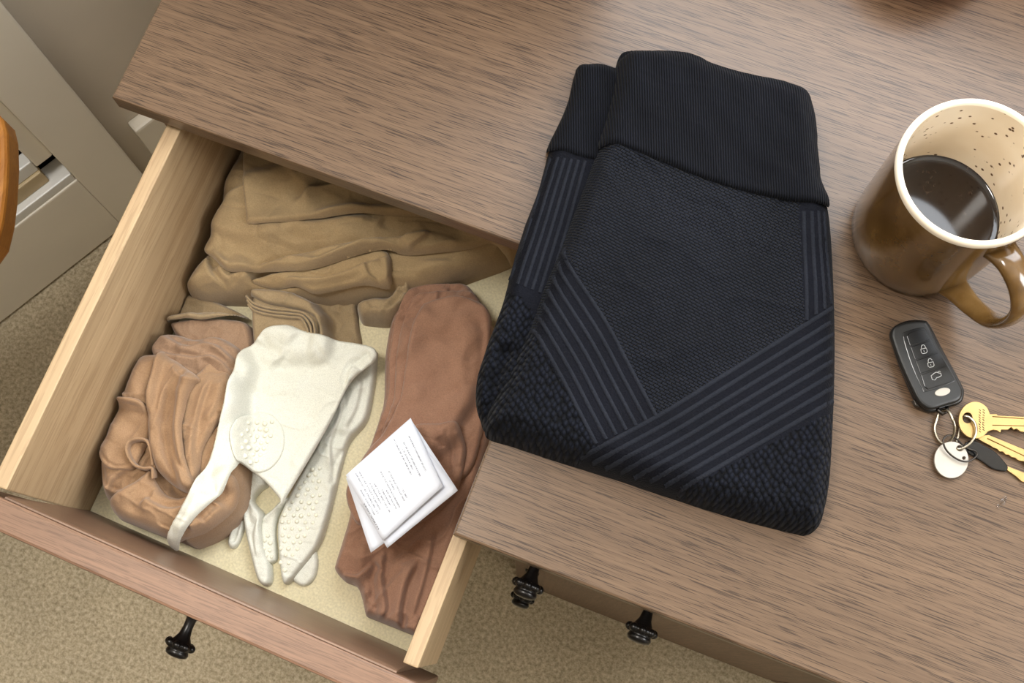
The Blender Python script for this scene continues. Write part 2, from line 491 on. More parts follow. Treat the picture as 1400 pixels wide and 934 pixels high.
box('door_rail', -0.48, 0.2225, 0.0, 0.044, 0.005, 0.188, M['white_paint'], dr, 0.003, M=DM)
box('door_stile', -0.55, -0.4805, 0.0, 0.044, 0.005, 0.98, M['white_paint'], dr, 0.003, M=DM)
box('door_rail', -0.48, 0.2215, 0.0, 0.044, 0.9005, 0.98, M['white_paint'], dr, 0.003, M=DM)
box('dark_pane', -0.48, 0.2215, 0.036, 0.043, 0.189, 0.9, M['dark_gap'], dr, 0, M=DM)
box('inner_moulding', 0.196, 0.2215, 0.012, 0.035, 0.25, 0.9, M['white_paint'], dr, 0.003, M=DM)
M['tan_paint'] = plain_mat('tan_paint', srgb(196,176,138), 0.5, 0, 0.4, 0, 0.04, 20)
for k, (z0, z1, y0, y1, mt) in enumerate(((0.1885, 0.206, 0.002, 0.034, 'bright_paint'), (0.2065, 0.236, 0.012, 0.034, 'tan_paint'), (0.2365, 0.262, 0.016, 0.034, 'bright_paint'))):
    box('panel_slat', -0.48, 0.2215 if k == 0 else 0.1955, y0, y1, z0, z1, M[mt], dr, 0.002, M=DM)

fill_lampo = empty('added_fill_lamp', (-0.58, 0.06, 2.5), 'round white fill lamp added out of view, overhead to the left of the dresser', 'lamp')  # unseen fixture added to house the fill light
vs, fs = lathe([(0.0, 2.499), (0.20, 2.499), (0.20, 2.40), (0.192, 2.40), (0.192, 2.42), (0.0, 2.42)], 48)
mesh_obj('fill_lamp_shade', [(x-0.58, y+0.06, z) for x, y, z in vs], fs, M['bright_paint'], fill_lampo)

# end of a honey coloured bench just inside the left edge of the picture
BMx = DM @ Matrix.Translation((0.205, -0.125, 0))         # x along the wall, end of the seat at x = 0
bq = BMx @ Vector((-0.45, 0, 0))
st = empty('wooden_bench', (bq.x, bq.y, 0), 'rounded end of a honey-coloured wooden bench at the left edge, before the cream door', 'bench')
hw = 0.048
bpoly = [(-0.85,-.09),(-.095,-.09),(-.066,-.080),(-.048,-.064),(-.030,-.044),(-.008,-.016),(.008,.008),(.014,.022),(.013,.034),(.004,.045),(-.014,.050),(-0.85,.05)]
bpoly = [(BMx @ Vector((a, b_, 0)))[:2] for a, b_ in bpoly]
prism('seat', bpoly, 0.516, 0.55, M['honey'], st, 0.006, seg=3)
for a in (-0.56, -0.80):
    for b_ in (-0.034, 0.034):
        q = BMx @ Vector((a, b_, 0))
        vs, fs = tube([(q.x, q.y, 0.517), (q.x, q.y, 0.2), (q.x, q.y, 0.0)], [0.012, 0.0105, 0.009], 12)
        mesh_obj('leg', vs, fs, M['honey'], st)

# ------------------------------------------------------------------ dresser
TX0, TX1, TYB = -0.447, 0.78, 0.66
YF1, YF2, XS = 0.267, 0.050, -0.076
dresser = empty('dresser', (0.15, 0.36, 0), 'brown oak dresser with a stepped top and black knobs', 'dresser')
prism('top', [(TX0,TYB),(TX0,YF1),(XS,YF1),(XS,YF2),(TX1,YF2),(TX1,TYB)][::-1], H-0.02, H, M['oak'], dresser, 0.0018, seg=2)
box('side_panel', -0.432, -0.416, 0.282, 0.65, 0, H-0.0205, M['oak_side'], dresser)
box('side_panel', -0.045, -0.028, 0.074, 0.65, 0, H-0.0205, M['oak_side'], dresser)
box('side_panel', 0.74, 0.758, 0.074, 0.65, 0, H-0.0205, M['oak_side'], dresser)
box('back_panel', -0.4155, 0.7395, 0.642, 0.65, 0.05, H-0.0205, M['oak_side'], dresser)
box('lower_front', -0.4155, -0.0455, 0.282, 0.298, 0.05, 0.56, M['oak_front'], dresser)
box('rail', -0.4155, -0.0455, 0.34, 0.36, 0.772, 0.7795, M['oak_front'], dresser, 0.001)
box('plinth', -0.0275, 0.7395, 0.10, 0.115, 0.0, 0.06, M['oak_front'], dresser)

def knob(name, x, y, z, parent):
    """turned black knob on a slim stem pointing out of the front (-y)"""
    prof = [(0.0,0.0),(0.0075,0.0),(0.0075,0.002),(0.0052,0.0035),(0.0040,0.008),(0.0038,0.014),(0.0048,0.020),(0.0066,0.0235),(0.0072,0.0245),(0.0100,0.026),(0.0108,0.028),(0.0100,0.030),(0.0082,0.0310),(0.0086,0.0325),(0.0092,0.034),(0.0084,0.0362),(0.0055,0.0375),(0.0,0.038)]
    vs, fs = lathe(prof, 28)
    vs = [(x+a, y-c, z+b) for a, b, c in vs]
    o = mesh_obj(name, vs, fs, M['black_metal'], parent)
    # scalloped collar
    bm = bmesh.new()
    for k in range(8):
        a = 2*math.pi*k/8
        mtx = Matrix.Translation((x+0.0092*math.cos(a), y-0.028, z+0.0092*math.sin(a)))
        bmesh.ops.create_icosphere(bm, subdivisions=2, radius=0.0034, matrix=mtx)
    base = wloc(parent)
    bmesh.ops.translate(bm, verts=bm.verts, vec=-base)
    bm.from_mesh(o.data); bm.to_mesh(o.data); bm.free()
    o.data.polygons.foreach_set('use_smooth', [True]*len(o.data.polygons))
    return o
df = box('drawer_front', -0.0265, 0.30, 0.066, 0.082, 0.672, 0.772, M['oak_front'], dresser)
knob('knob', -0.015, 0.0660, 0.742, df); knob('knob', 0.0745, 0.0660, 0.742, df)
df2 = box('drawer_front', 0.303, 0.7385, 0.066, 0.082, 0.672, 0.772, M['oak_front'], dresser)
cd = box('cabinet_door', -0.0265, 0.30, 0.066, 0.082, 0.065, 0.668, M['oak_side'], dresser)
knob('knob', -0.021, 0.0660, 0.43, cd)
box('cabinet_door', 0.303, 0.7385, 0.066, 0.082, 0.065, 0.668, M['oak_side'], dresser)

# ------------------------------------------------------------------ open drawer
DZ0, DZ1 = 0.600, 0.770
IX0, IX1, IYF, IYB = -0.3985, -0.0785, -0.042, 0.43
drw = empty('open_drawer', (-0.24, 0.15, DZ0-0.012), 'pulled-out drawer of pale wood with cream liner and black knob', 'drawer')
box('side_panel', IX0-0.0125, IX0, -0.0365, IYB, DZ0-0.012, DZ1, M['pale'], drw, 0.0012)
box('side_panel', IX1, IX1+0.0115, -0.045, IYB, DZ0-0.012, DZ1, M['pale'], drw, 0.0012)
box('bottom_panel', IX0, IX1, -0.03, IYB, DZ0-0.010, DZ0-0.003, M['pale'], drw, 0)
box('back_panel', IX0, IX1, IYB, IYB+0.012, DZ0-0.012, DZ1, M['pale'], drw, 0.001)
FMx = Matrix.Translation((-0.2385, -0.0475, 0)) @ Matrix.Rotation(math.radians(-2.0), 4, 'Z')
def front_lining():
    bm = bmesh.new()
    prof = [(-0.0005, DZ0-0.03), (0.0085, DZ0-0.03), (0.0085, DZ0+0.004), (0.0018, DZ1-0.006), (0.0008, DZ1-0.0015), (-0.0005, DZ1-0.0015)]
    r = [[bm.verts.new(FMx @ Vector((x, y, z))) for y, z in prof] for x in (-0.159, 0.1585)]
    for k in range(len(prof)):
        l = (k+1) % len(prof)
        bm.faces.new((r[0][k], r[0][l], r[1][l], r[1][k]))
    bm.faces.new(r[0]); bm.faces.new(r[1][::-1])
    return bm
fp = bm_obj('front_panel', front_lining(), M['front_inner'], drw)
box('front_board', -0.192, 0.1765, -0.0235, -0.0007, DZ0-0.03, DZ1, M['front_edge'], drw, 0.0022, M=FMx)
kb = FMx @ Vector((-0.0185, -0.0233, 0))
knob('knob', kb.x+.008, kb.y, 0.700, drw)
lf = [(FMx @ Vector((a, 0.0087, 0)))[:2] for a in (-0.158, 0.158)]
prism('liner', [(IX0+0.0005, IYB-0.001), (IX0+0.0005, lf[0][1]), (IX1-0.0005, lf[1][1]), (IX1-0.0005, IYB-0.001)], DZ0-0.0028, DZ0, M['liner'], drw, 0)
# ------------------------------------------------------------------ leggings
def knit_mat(name, kind):
    m, nt, b = new_mat(name)
    cv = coords(nt, (1,1,1), (0,0,math.radians(-21)))
    if kind == 'rib':
        w = N_(nt, 'ShaderNodeTexWave', Scale=170.0, Distortion=0.5, Detail=1.0); w.bands_direction = 'X'; w.inputs['Detail Scale'].default_value = 3
        nt.links.new(cv, w.inputs['Vector']); h = w.outputs['Fac']; dist, st_ = 0.0012, 0.8
        lo, hi = srgb(7,8,12), srgb(23,25,32)
    elif kind == 'weave':
        w1 = N_(nt, 'ShaderNodeTexBrick'); w1.offset = 0.5
        w1.inputs['Scale'].default_value = 118.0; w1.inputs['Mortar Size'].default_value = 0.06; w1.inputs['Mortar Smooth'].default_value = 1.0
        w1.inputs['Color1'].default_value = (1,1,1,1); w1.inputs['Color2'].default_value = (.75,.75,.75,1); w1.inputs['Mortar'].default_value = (0,0,0,1)
        nt.links.new(coords(nt, (1,1,1), (0,0,math.radians(9))), w1.inputs['Vector']); h = w1.outputs['Color']; dist, st_ = 0.0016, 0.9
        lo, hi = srgb(3,4,6), srgb(25,28,36)
    elif kind == 'honey':
        v = N_(nt, 'ShaderNodeTexVoronoi', Scale=1.0); v.feature = 'F1'; v.inputs['Randomness'].default_value = 0.45
        nt.links.new(coords(nt, (300,210,1), (0,0,math.radians(30))), v.inputs['Vector'])
        r = ramp(nt, v.outputs['Distance'], [(0.15, (1,1,1,1)), (0.7, (0,0,0,1))]); h = r.outputs[0]; dist, st_ = 0.002, 1.0
        lo, hi = srgb(4,5,8), srgb(25,28,37)
    else:
        w = N_(nt, 'ShaderNodeTexNoise', Scale=700.0, Detail=2.0); nt.links.new(cv, w.inputs['Vector']); h = w.outputs[0]; dist, st_ = 0.0008, 0.7
        lo, hi = (srgb(28,30,35), srgb(41,43,49)) if kind == 'stripe' else (srgb(9,10,16), srgb(17,19,27))
    r2 = ramp(nt, h, [(0.1, lo), (0.9, hi)])
    big = N_(nt, 'ShaderNodeTexNoise', Scale=22.0, Detail=3.0); nt.links.new(cv, big.inputs['Vector'])
    br = ramp(nt, big.outputs[0], [(0.3, (0.54,0.56,0.62,1)), (0.7, (0.78,0.80,0.88,1))])
    nt.links.new(mixc(nt, 1.0, r2.outputs[0], br.outputs[0], 'MULTIPLY'), b.inputs['Base Color'])
    b.inputs['Roughness'].default_value = 0.85; b.inputs['Specular IOR Level'].default_value = 0.12
    b.inputs['Sheen Weight'].default_value = 0.03; b.inputs['Sheen Roughness'].default_value = 0.4
    bump(nt, b, h, st_, dist)
    return m
K = {k: knit_mat('knit_'+k, k) for k in ('rib','weave','honey','stripe','plain')}

lc = P(930, 430, H)
leg = empty('folded_leggings', (lc[0], lc[1], H), 'folded black ribbed knit leggings with grey stripes lying on the dresser top', 'leggings')
ZL = 0.808
back_body = cloth_layer('back_layer', [K['plain'], K['honey']],
    [(795,92),(842,98),(900,140),(930,300),(930,500),(860,620),(720,598),(668,592),(656,573),(650,548),(652,515),(663,478),(678,438),(690,402),(701,358),(716,310),(735,260),(748,212),(757,188),(775,150),(786,108)],
    ZL, 0.020, 0.012, H, leg, noise=(0.0006, 0.03), step=0.0018,
    zones=[(1, [(600,395),(690,392),(712,402),(740,440),(760,620),(600,620)])],
    folds=[('v', [(700,470),(685,500),(672,540),(668,585)], 0.006, 0.006), ('r', [(672,490),(660,520),(660,560)], 0.003, 0.008)])
back_band = cloth_layer('back_waistband', K['rib'], [(795,90),(842,95),(900,130),(905,225),(840,222),(800,217),(772,211),(747,208),(757,186),(775,148),(785,106)],
    ZL, 0.0025, 0.003, H, leg, on=[back_body], drape=0.002, noise=(0,1), step=0.0016)
body = cloth_layer('front_panel', [K['weave'], K['honey'], K['plain']],
    [(848,90),(868,80),(938,84),(970,98),(1020,112),(1060,120),(1090,130),(1103,142),(1110,168),(1115,215),(1121,262),(1131,287),(1137,340),(1141,440),(1141,520),(1138,600),(1134,660),(1127,700),(1119,722),(1105,731),(1085,728),(1000,706),(900,674),(850,657),(760,629),(700,609),(668,599),(662,585),(668,560),(690,520),(712,470),(727,432),(739,396),(762,342),(785,280),(804,230),(818,190),(830,150),(838,115)],
    ZL, 0.036, 0.020, H, leg, noise=(0.0007, 0.05), step=0.0016,
    zones=[(1, [(560,480),(728,446),(816,610),(780,634),(700,760),(560,760)]), (1, [(935,668),(1180,530),(1180,800),(900,800)]),
           (2, [(732,446),(769,335),(900,569),(816,612)]), (2, [(770,640),(906,563),(1160,406),(1160,550),(937,668),(880,720)]), (2, [(1094,270),(1160,270),(1160,405),(1102,442)])],
    folds=[('v', [(880,235),(860,250),(835,262)], 0.0012, 0.012), ('v', [(1050,290),(1070,305),(1085,330)], 0.0012, 0.012), ('r', [(960,330),(900,420),(930,520)], 0.0015, 0.03)])
band = cloth_layer('waistband', K['rib'],
    [(846,78),(860,69),(900,69),(938,72),(970,88),(1020,105),(1060,113),(1090,123),(1106,137),(1113,166),(1116,215),(1121,262),(1130,288),(1100,283),(1060,273),(1000,256),(950,239),(900,219),(870,208),(840,203),(813,206),(822,180),(831,148),(838,110)],
    ZL, 0.0036, 0.004, H, leg, on=[body], drape=0.0022, noise=(0.0004, 0.03), step=0.0015, smooth_n=8)
def stripe(pts, L, z, w, parent, name='rib_stripe', ht=0.0007, mat=None):
    pl = catmull(np.array(pts, float), 10, closed=False)
    path = []
    for u, v in pl:
        p = on_surface(u, v, L, z)
        if p is not None: path.append(p)
    if len(path) < 4: return None
    path = np.array(path)
    # even out the height so that the rib runs smoothly
    for _ in range(2):
        path[1:-1,2] = (path[:-2,2]+path[1:-1,2]*2+path[2:,2])/4
    vs = []; fs = []
    for i, p in enumerate(path):
        t = path[min(i+1,len(path)-1)]-path[max(i-1,0)]; s = np.array([-t[1], t[0], 0]); s /= np.linalg.norm(s)+1e-9
        zz = []
        for k, o_ in ((-1, -0.0003), (-.6, ht), (.6, ht), (1, -0.0003)):
            x, y = p[0]+s[0]*w*k, p[1]+s[1]*w*k
            hv = float(L.h(x, y)); hv = p[2] if not np.isfinite(hv) else min(max(hv, p[2]-0.002), p[2]+0.002)
            vs.append((x, y, hv+o_))
    for i in range(len(path)-1):
        for k in range(3): fs.append((i*4+k, i*4+4+k, i*4+5+k, i*4+k+1))
    return mesh_obj(name, vs, fs, mat or K['stripe'], parent)
def lerp(a, b, t): return (a[0]+(b[0]-a[0])*t, a[1]+(b[1]-a[1])*t)
ZT = H+0.036
bo = body.obj
for i in range(7):
    t = i/6
    top = lerp((726,452), (771,340), t); mid = lerp((770,520), (828,440), t); end = lerp((815,607), (897,569), t)
    top2 = lerp((737,462), (777,362), t)
    stripe([top, top2, mid, lerp(mid, end, .5), end], body, ZT, 0.00155, bo)
for i in range(8):
    t = i/7
    a = lerp((1140,420), (1139,548), t); b_ = lerp((906,565), (975,643), t); c = lerp((783,632), (930,670), t)
    stripe([a, lerp(a, b_, .33), lerp(a, b_, .66), b_, lerp(b_, c, .6), c], body, ZT, 0.0017, bo)
for (xa, xb, yb) in ((1099,1103,438), (1110,1116,430), (1119.5,1128,423), (1127,1137,415)):
    stripe([(xa,289), ((xa*2+xb)/3,340), ((xa+xb*2)/3+1,390), (xb,yb)], body, ZT, 0.0015, bo)
for i in range(6):
    t = i/5
    a = lerp((753,214), (800,220), t); b_ = lerp((722,312), (775,312), t); c = lerp((697,384), (748,404), t)
    stripe([a, lerp(a,b_,.5), b_, lerp(b_,c,.5), c], back_body, H+0.02, 0.0014, back_body.obj)

# ------------------------------------------------------------------ clothes in the drawer
FZ = DZ0
CX = (IX0+0.001, IX1-0.0015); CY = (-0.030, IYB-0.004)
M['khaki'] = cloth_mat('khaki_cotton', srgb(170,147,111), srgb(152,129,95))
M['khaki2'] = cloth_mat('khaki_cotton_grey', srgb(166,146,115), srgb(148,128,98))
M['taupe'] = cloth_mat('taupe_cotton', srgb(158,130,106), srgb(142,114,90))
M['camel'] = cloth_mat('camel_jersey', srgb(164,133,102), srgb(148,117,88))
M['mauve'] = cloth_mat('mauve_brown_jersey', srgb(156,120,99), srgb(138,103,84))
M['cream'] = cloth_mat('cream_stretch', srgb(218,219,209), srgb(211,210,196), 0.6, 1200, 0.1, 10, 0.04)

def garment(name, u, v, label, cat, group=None):
    p = P(u, v, 0.62)
    return empty(name, (p[0], p[1], FZ), label, cat, group)

kh = garment('khaki_shirt', 450, 300, 'rumpled khaki cotton top folded at the back of the open drawer', 'clothing')
k0 = cloth_layer('lower_fold', M['khaki'], [(318,215),(420,180),(600,230),(720,290),(720,335),(640,370),(560,395),(440,405),(300,402),(262,400),(246,386),(262,356),(290,325),(305,285)],
    0.640, 0.046, 0.016, FZ, kh, noise=(0.004, 0.03), wrinkle_dir=0.2, clampx=CX, clampy=CY, step=0.0014,
    folds=[('s', [(310,396),(292,375),(286,350)], 0.008, 0.010), ('r', [(302,362),(315,385),(345,372)], 0.008, 0.006), ('v',[(345,372),(372,386),(410,384)],0.010,0.005), ('s', [(345,376),(318,392),(290,396),(262,392)], 0.006, 0.008)])
k1 = cloth_layer('left_fold', M['khaki'], [(322,214),(338,180),(420,190),(420,300),(350,330),(305,322),(300,300),(310,270)], 0.67, 0.010, 0.005, FZ, kh, on=[k0], noise=(0.002,0.03), clampx=CX, clampy=CY, step=0.0014)
k3 = cloth_layer('tucked_fold', M['khaki'], [(346,386),(375,374),(430,366),(480,352),(520,342),(534,352),(536,375),(533,394),(500,394),(465,399),(432,403),(405,394),(372,394)],
    0.66, 0.008, 0.004, FZ, kh, on=[k0], noise=(0.002,0.025), wrinkle_dir=0.1, clampx=CX, step=0.0011,
    folds=[('s', [(528,350),(490,366),(440,380),(385,384)], 0.006, 0.008), ('v', [(400,392),(440,392),(500,380)], 0.003, 0.003), ('S',[(500,356),(505,375),(524,394)],0.004,0.006), ('r',[(526,350),(531,370),(530,392)],0.003,0.0025)])
k2 = cloth_layer('broad_fold', M['khaki'], [(283,346),(292,322),(306,288),(325,262),(420,240),(560,250),(720,300),(705,358),(690,352),(672,338),(640,342),(595,346),(560,347),(525,343),(490,350),(450,362),(415,371),(365,371),(335,373),(312,372),(296,358)],
    0.68, 0.010, 0.005, FZ, kh, on=[k0, k1, k3], noise=(0.0024,0.035), wrinkle_dir=0.25, drape=0.005, clampx=CX, clampy=CY, step=0.0012,
    folds=[('s', [(600,318),(540,328),(470,338),(400,354),(345,369)], 0.008, 0.014), ('r', [(320,350),(380,330),(460,318),(540,305),(610,310)], 0.004, 0.012), ('r', [(290,345),(312,366)], 0.002, 0.004),
           ('v', [(520,302),(540,316),(556,330)], 0.005, 0.005), ('S', [(590,320),(575,333),(556,345)], 0.005, 0.006), ('s', [(512,330),(470,345),(420,362)], 0.004, 0.006), ('r', [(400,318),(450,306),(510,300)], 0.003, 0.006)])
k4 = cloth_layer('upper_fold', M['khaki'], [(337,212),(345,170),(460,170),(620,225),(740,290),(720,322),(660,312),(602,300),(556,296),(500,292),(440,298),(380,305),(344,307),(340,300)],
    0.70, 0.007, 0.004, FZ, kh, on=[k0,k1,k2], noise=(0.0026,0.035), wrinkle_dir=0.2, drape=0.005, clampx=CX, clampy=CY, step=0.0012,
    folds=[('s', [(520,262),(470,253),(430,260),(400,277)], 0.006, 0.010), ('v', [(360,240),(380,262),(420,262)], 0.003, 0.008), ('s', [(620,296),(560,285),(500,282),(420,292)], 0.003, 0.01)])
kw = garment('khaki_wrap', 540, 390, 'crumpled khaki cloth between the rumpled top and the brown trousers', 'clothing')
k5 = cloth_layer('folded_cloth', M['khaki2'], [(482,405),(505,396),(530,393),(536,360),(555,348),(582,352),(592,372),(578,385),(562,400),(548,418),(528,430),(500,429),(486,425)],
    0.645, 0.034, 0.008, FZ, kw, noise=(0.003,0.025), step=0.0011,
    folds=[('s', [(540,362),(552,385),(545,405),(525,422)], 0.006, 0.007), ('v', [(560,358),(566,380),(550,400)], 0.006, 0.004), ('s', [(578,360),(570,384),(552,402)], 0.004, 0.005)])
kr = garment('rolled_cloth', 415, 430, 'rolled khaki-grey cloth with a folded hem behind the cream gloves', 'clothing')
k6 = cloth_layer('under_fold', M['khaki2'], [(337,400),(350,392),(400,397),(432,420),(440,440),(440,490),(400,490),(345,490),(338,470),(335,430)],
    0.645, 0.036, 0.007, FZ, kr, noise=(0.0012,0.03), step=0.0011)
k6b = cloth_layer('outer_fold', M['khaki2'], [(338,396),(350,390),(400,395),(450,402),(484,411),(489,425),(491,448),(493,474),(470,490),(436,490),(438,460),(434,440),(420,427),(396,421),(366,416),(346,408)],
    0.655, 0.008, 0.004, FZ, kr, on=[k6], noise=(0.0022,0.03), step=0.0011, drape=0.003,
    folds=[('r', [(420,418),(440,412),(470,420)], 0.003, 0.008), ('v', [(450,406),(455,430),(470,450)], 0.0025, 0.004), ('r', [(478,412),(484,440),(486,470)], 0.002, 0.004), ('v', [(440,440),(460,455),(484,465)], 0.002, 0.004)])
for off in (2, 7, 12):
    pts = [(337+off*.2,404+off),(348,414+off*.9),(370,421+off*.8),(398,424+off*.8),(417-off*.5,428+off*.6),(430-off,440+off*.4),(433-off,456),(430-off,472)]
    pl = catmull(PX(pts, 0.640), 6, closed=False)
    zs = np.array([0.6405-off*0.0003 for _ in pl])
    vs, fs = tube([(p[0], p[1], z) for p, z in zip(pl, zs)], 0.0013, 8, 1.0, 4.0)
    mesh_obj('hem', vs, fs, M['khaki2'], kr)
kf = garment('folded_shirt', 285, 430, 'flat khaki-grey folded shirt with stitched hem against the left drawer side', 'clothing')
k7 = cloth_layer('lower_sheet', M['taupe'], [(232,432),(300,428),(338,440),(342,500),(300,500),(250,470),(228,448)], 0.64, 0.034, 0.006, FZ, kf, noise=(0.002,0.025), clampx=CX, step=0.0012)
k8 = cloth_layer('hem_flap', M['khaki2'], [(229,398),(242,400),(282,408),(322,424),(338,434),(310,436),(280,438),(255,437),(230,440),(228,420)], 0.66, 0.005, 0.003, FZ, kf, on=[k7], noise=(0.0012,0.025), clampx=CX, step=0.001, drape=0.003,
    folds=[('v', [(232,433),(258,430),(285,431),(315,429)], 0.0016, 0.0014), ('r', [(240,405),(280,415),(320,428)], 0.002, 0.004)], lift=0.006)
tp = garment('taupe_top', 270, 475, 'taupe cotton top bunched behind the camel jersey heap', 'clothing')
k9 = cloth_layer('bunched_cloth', M['taupe'], [(199,478),(205,462),(220,450),(240,450),(262,456),(290,452),(315,462),(332,480),(338,520),(300,545),(240,540),(210,500)], 0.65, 0.050, 0.008, FZ, tp, noise=(0.002,0.025), clampx=CX, step=0.0012,
    folds=[('s', [(330,505),(310,482),(285,470),(255,474),(230,462),(212,453)], 0.007, 0.010), ('s', [(325,520),(300,492),(265,490),(235,486),(205,478)], 0.006, 0.008), ('r', [(240,480),(270,483),(300,495)], 0.003, 0.003), ('s', [(322,498),(300,476),(275,466),(240,466)], 0.004, 0.005)])

# camel heap
cm = garment('camel_jersey', 225, 610, 'crumpled camel jersey top heaped in the front left drawer corner', 'clothing')
c0 = cloth_layer('heap', M['camel'], [(124,575),(130,525),(146,499),(175,488),(212,484),(250,485),(288,492),(318,507),(328,540),(330,600),(330,650),(322,690),(296,722),(262,740),(225,749),(190,738),(168,716),(150,692),(130,680),(124,640)],
    0.655, 0.056, 0.018, FZ, cm, noise=(0.003,0.026), clampx=CX, clampy=CY, step=0.0012,
    folds=[('v', [(222,640),(236,668),(262,680)], 0.010, 0.006), ('v', [(290,700),(300,680),(310,655)], 0.014, 0.007), ('s', [(150,690),(155,660),(185,640)], 0.006, 0.008), ('v', [(262,520),(285,510),(310,520)], 0.006, 0.006),
           ('S', [(135,620),(140,655),(160,672),(190,665)], 0.006, 0.006)])
c3 = cloth_layer('arched_fold', M['camel'], [(126,548),(131,525),(146,503),(172,488),(210,482),(234,486),(226,505),(214,532),(206,556),(190,556),(178,553),(174,530),(170,510),(160,512),(152,528),(150,552),(136,552)],
    0.67, 0.012, 0.005, FZ, cm, on=[c0], noise=(0.0015,0.025), clampx=CX, step=0.001, drape=0.004,
    folds=[('s', [(176,548),(172,525),(176,500)], 0.005, 0.005), ('r', [(192,492),(186,520),(192,550)], 0.002, 0.008), ('v', [(160,500),(158,520),(164,545)], 0.004, 0.004), ('s', [(146,545),(150,515),(166,498)], 0.004, 0.004)])
c5 = cloth_layer('side_fold', M['camel'], [(300,496),(284,510),(262,530),(248,558),(245,590),(250,625),(260,662),(270,663),(273,640),(276,618),(288,596),(302,580),(324,562),(328,530),(318,503)],
    0.67, 0.009, 0.005, FZ, cm, on=[c0], noise=(0.0018,0.025), clampx=CX, step=0.001, drape=0.004, wrinkle_dir=1.2,
    folds=[('s', [(266,645),(266,600),(276,558),(296,516)], 0.006, 0.007), ('v', [(306,562),(300,575),(288,592)], 0.004, 0.003), ('S', [(310,520),(300,548),(284,580)], 0.003, 0.006)])
c4 = cloth_layer('swirl_fold', M['camel'], [(230,484),(219,513),(208,550),(204,590),(208,622),(224,652),(246,670),(268,677),(270,664),(258,640),(251,605),(249,575),(256,545),(266,528),(276,520),(252,502)],
    0.675, 0.010, 0.006, FZ, cm, on=[c0, c3, c5], noise=(0.0018,0.03), clampx=CX, step=0.001, drape=0.004, wrinkle_dir=1.5,
    folds=[('s', [(246,662),(226,625),(222,575),(232,520)], 0.005, 0.008), ('v', [(246,530),(239,570),(242,620),(256,652)], 0.004, 0.003), ('S', [(238,500),(250,515),(270,520)], 0.004, 0.004), ('r', [(214,560),(211,600),(224,640)], 0.002, 0.004)])
c1 = cloth_layer('hem_flap', M['camel'], [(123,536),(132,542),(150,547),(175,551),(205,556),(206,590),(198,615),(190,630),(182,642),(165,643),(150,641),(143,625),(136,602),(128,570)],
    0.672, 0.005, 0.003, FZ, cm, on=[c0, c3], noise=(0.0012,0.03), clampx=CX, step=0.001, drape=0.004,
    folds=[('v', [(128,543),(150,551),(178,555),(203,560)], 0.0016, 0.0014), ('v', [(140,600),(148,632),(168,637),(184,636)], 0.0016, 0.0014), ('r', [(150,570),(165,600),(170,630)], 0.002, 0.008)])
c2 = cloth_layer('lower_pouch', M['camel'], [(163,696),(172,678),(186,662),(197,650),(208,643),(214,660),(228,677),(248,682),(268,676),(292,664),(318,650),(328,668),(322,698),(296,727),(262,742),(225,751),(192,740),(169,720)],
    0.648, 0.010, 0.006, FZ, cm, on=[c0], noise=(0.002,0.03), clampx=CX, clampy=CY, step=0.001, drape=0.005,
    folds=[('s', [(280,668),(255,690),(225,694),(196,676)], 0.007, 0.012), ('v', [(300,690),(285,700),(275,712)], 0.006, 0.005), ('r', [(310,690),(290,718),(262,728)], 0.004, 0.008), ('s', [(215,664),(206,680),(190,690)], 0.004, 0.005)])
lp = [(207,652),(206,640),(196,640),(184,636),(176,625),(173,612),(178,603),(190,600),(200,603),(205,616),(207,634)]
pl = catmull(PX(lp, 0.672), 5, closed=False)
vs, fs = tube([(x, y, 0.664+0.004*math.sin(math.pi*i/len(pl))) for i, (x, y) in enumerate(pl)], 0.0015, 10, 1, 5.0)
mesh_obj('curled_hem', vs, fs, M['camel'], cm)

# mauve-brown trousers on the right side
tr = garment('folded_trousers', 590, 640, 'folded mauve-brown jersey trousers along the right drawer side', 'trousers')
t0 = cloth_layer('under_layer', M['mauve'], [(550,397),(576,386),(612,384),(640,388),(660,420),(676,450),(676,560),(660,640),(632,720),(606,790),(584,850),(570,884),(558,899),(530,894),(508,887),(492,876),(496,852),(486,806),(466,794),(453,778),(456,762),(474,700),(474,664),(496,620),(514,570),(521,540),(523,480),(533,430)],
    0.630, 0.030, 0.008, FZ, tr, noise=(0.0034,0.028), wrinkle_dir=1.2, clampx=CX, clampy=CY, step=0.0012,
    folds=[('v', [(560,400),(600,394),(640,396)], 0.004, 0.003), ('v', [(562,408),(600,402),(640,404)], 0.003, 0.002),
           ('S', [(528,748),(524,790),(530,835),(510,850)], 0.007, 0.010), ('S', [(576,760),(556,800),(548,850),(556,890)], 0.009, 0.012), ('s', [(510,770),(490,786),(465,784)], 0.006, 0.008),
           ('S', [(495,846),(515,856),(545,860),(565,850)], 0.006, 0.006), ('r', [(498,868),(520,876),(545,880)], 0.004, 0.004), ('S', [(596,720),(584,780),(564,850)], 0.006, 0.006), ('v', [(486,806),(505,790),(520,770)], 0.005, 0.005),
           ('r', [(500,740),(495,780),(505,820)], 0.003, 0.005), ('v', [(512,760),(510,800),(515,840)], 0.003, 0.003), ('r', [(560,880),(566,860),(572,840)], 0.003, 0.003)])
ta = cloth_layer('layer_edge', M['mauve'], [(557,401),(580,392),(641,394),(664,425),(670,460),(640,560),(560,640),(500,660),(510,600),(529,545),(532,490),(542,432)], 0.64, 0.006, 0.0025, FZ, tr, on=[t0], noise=(0.0018,0.02), wrinkle_dir=1.2, clampx=CX, step=0.0011, drape=0.002)
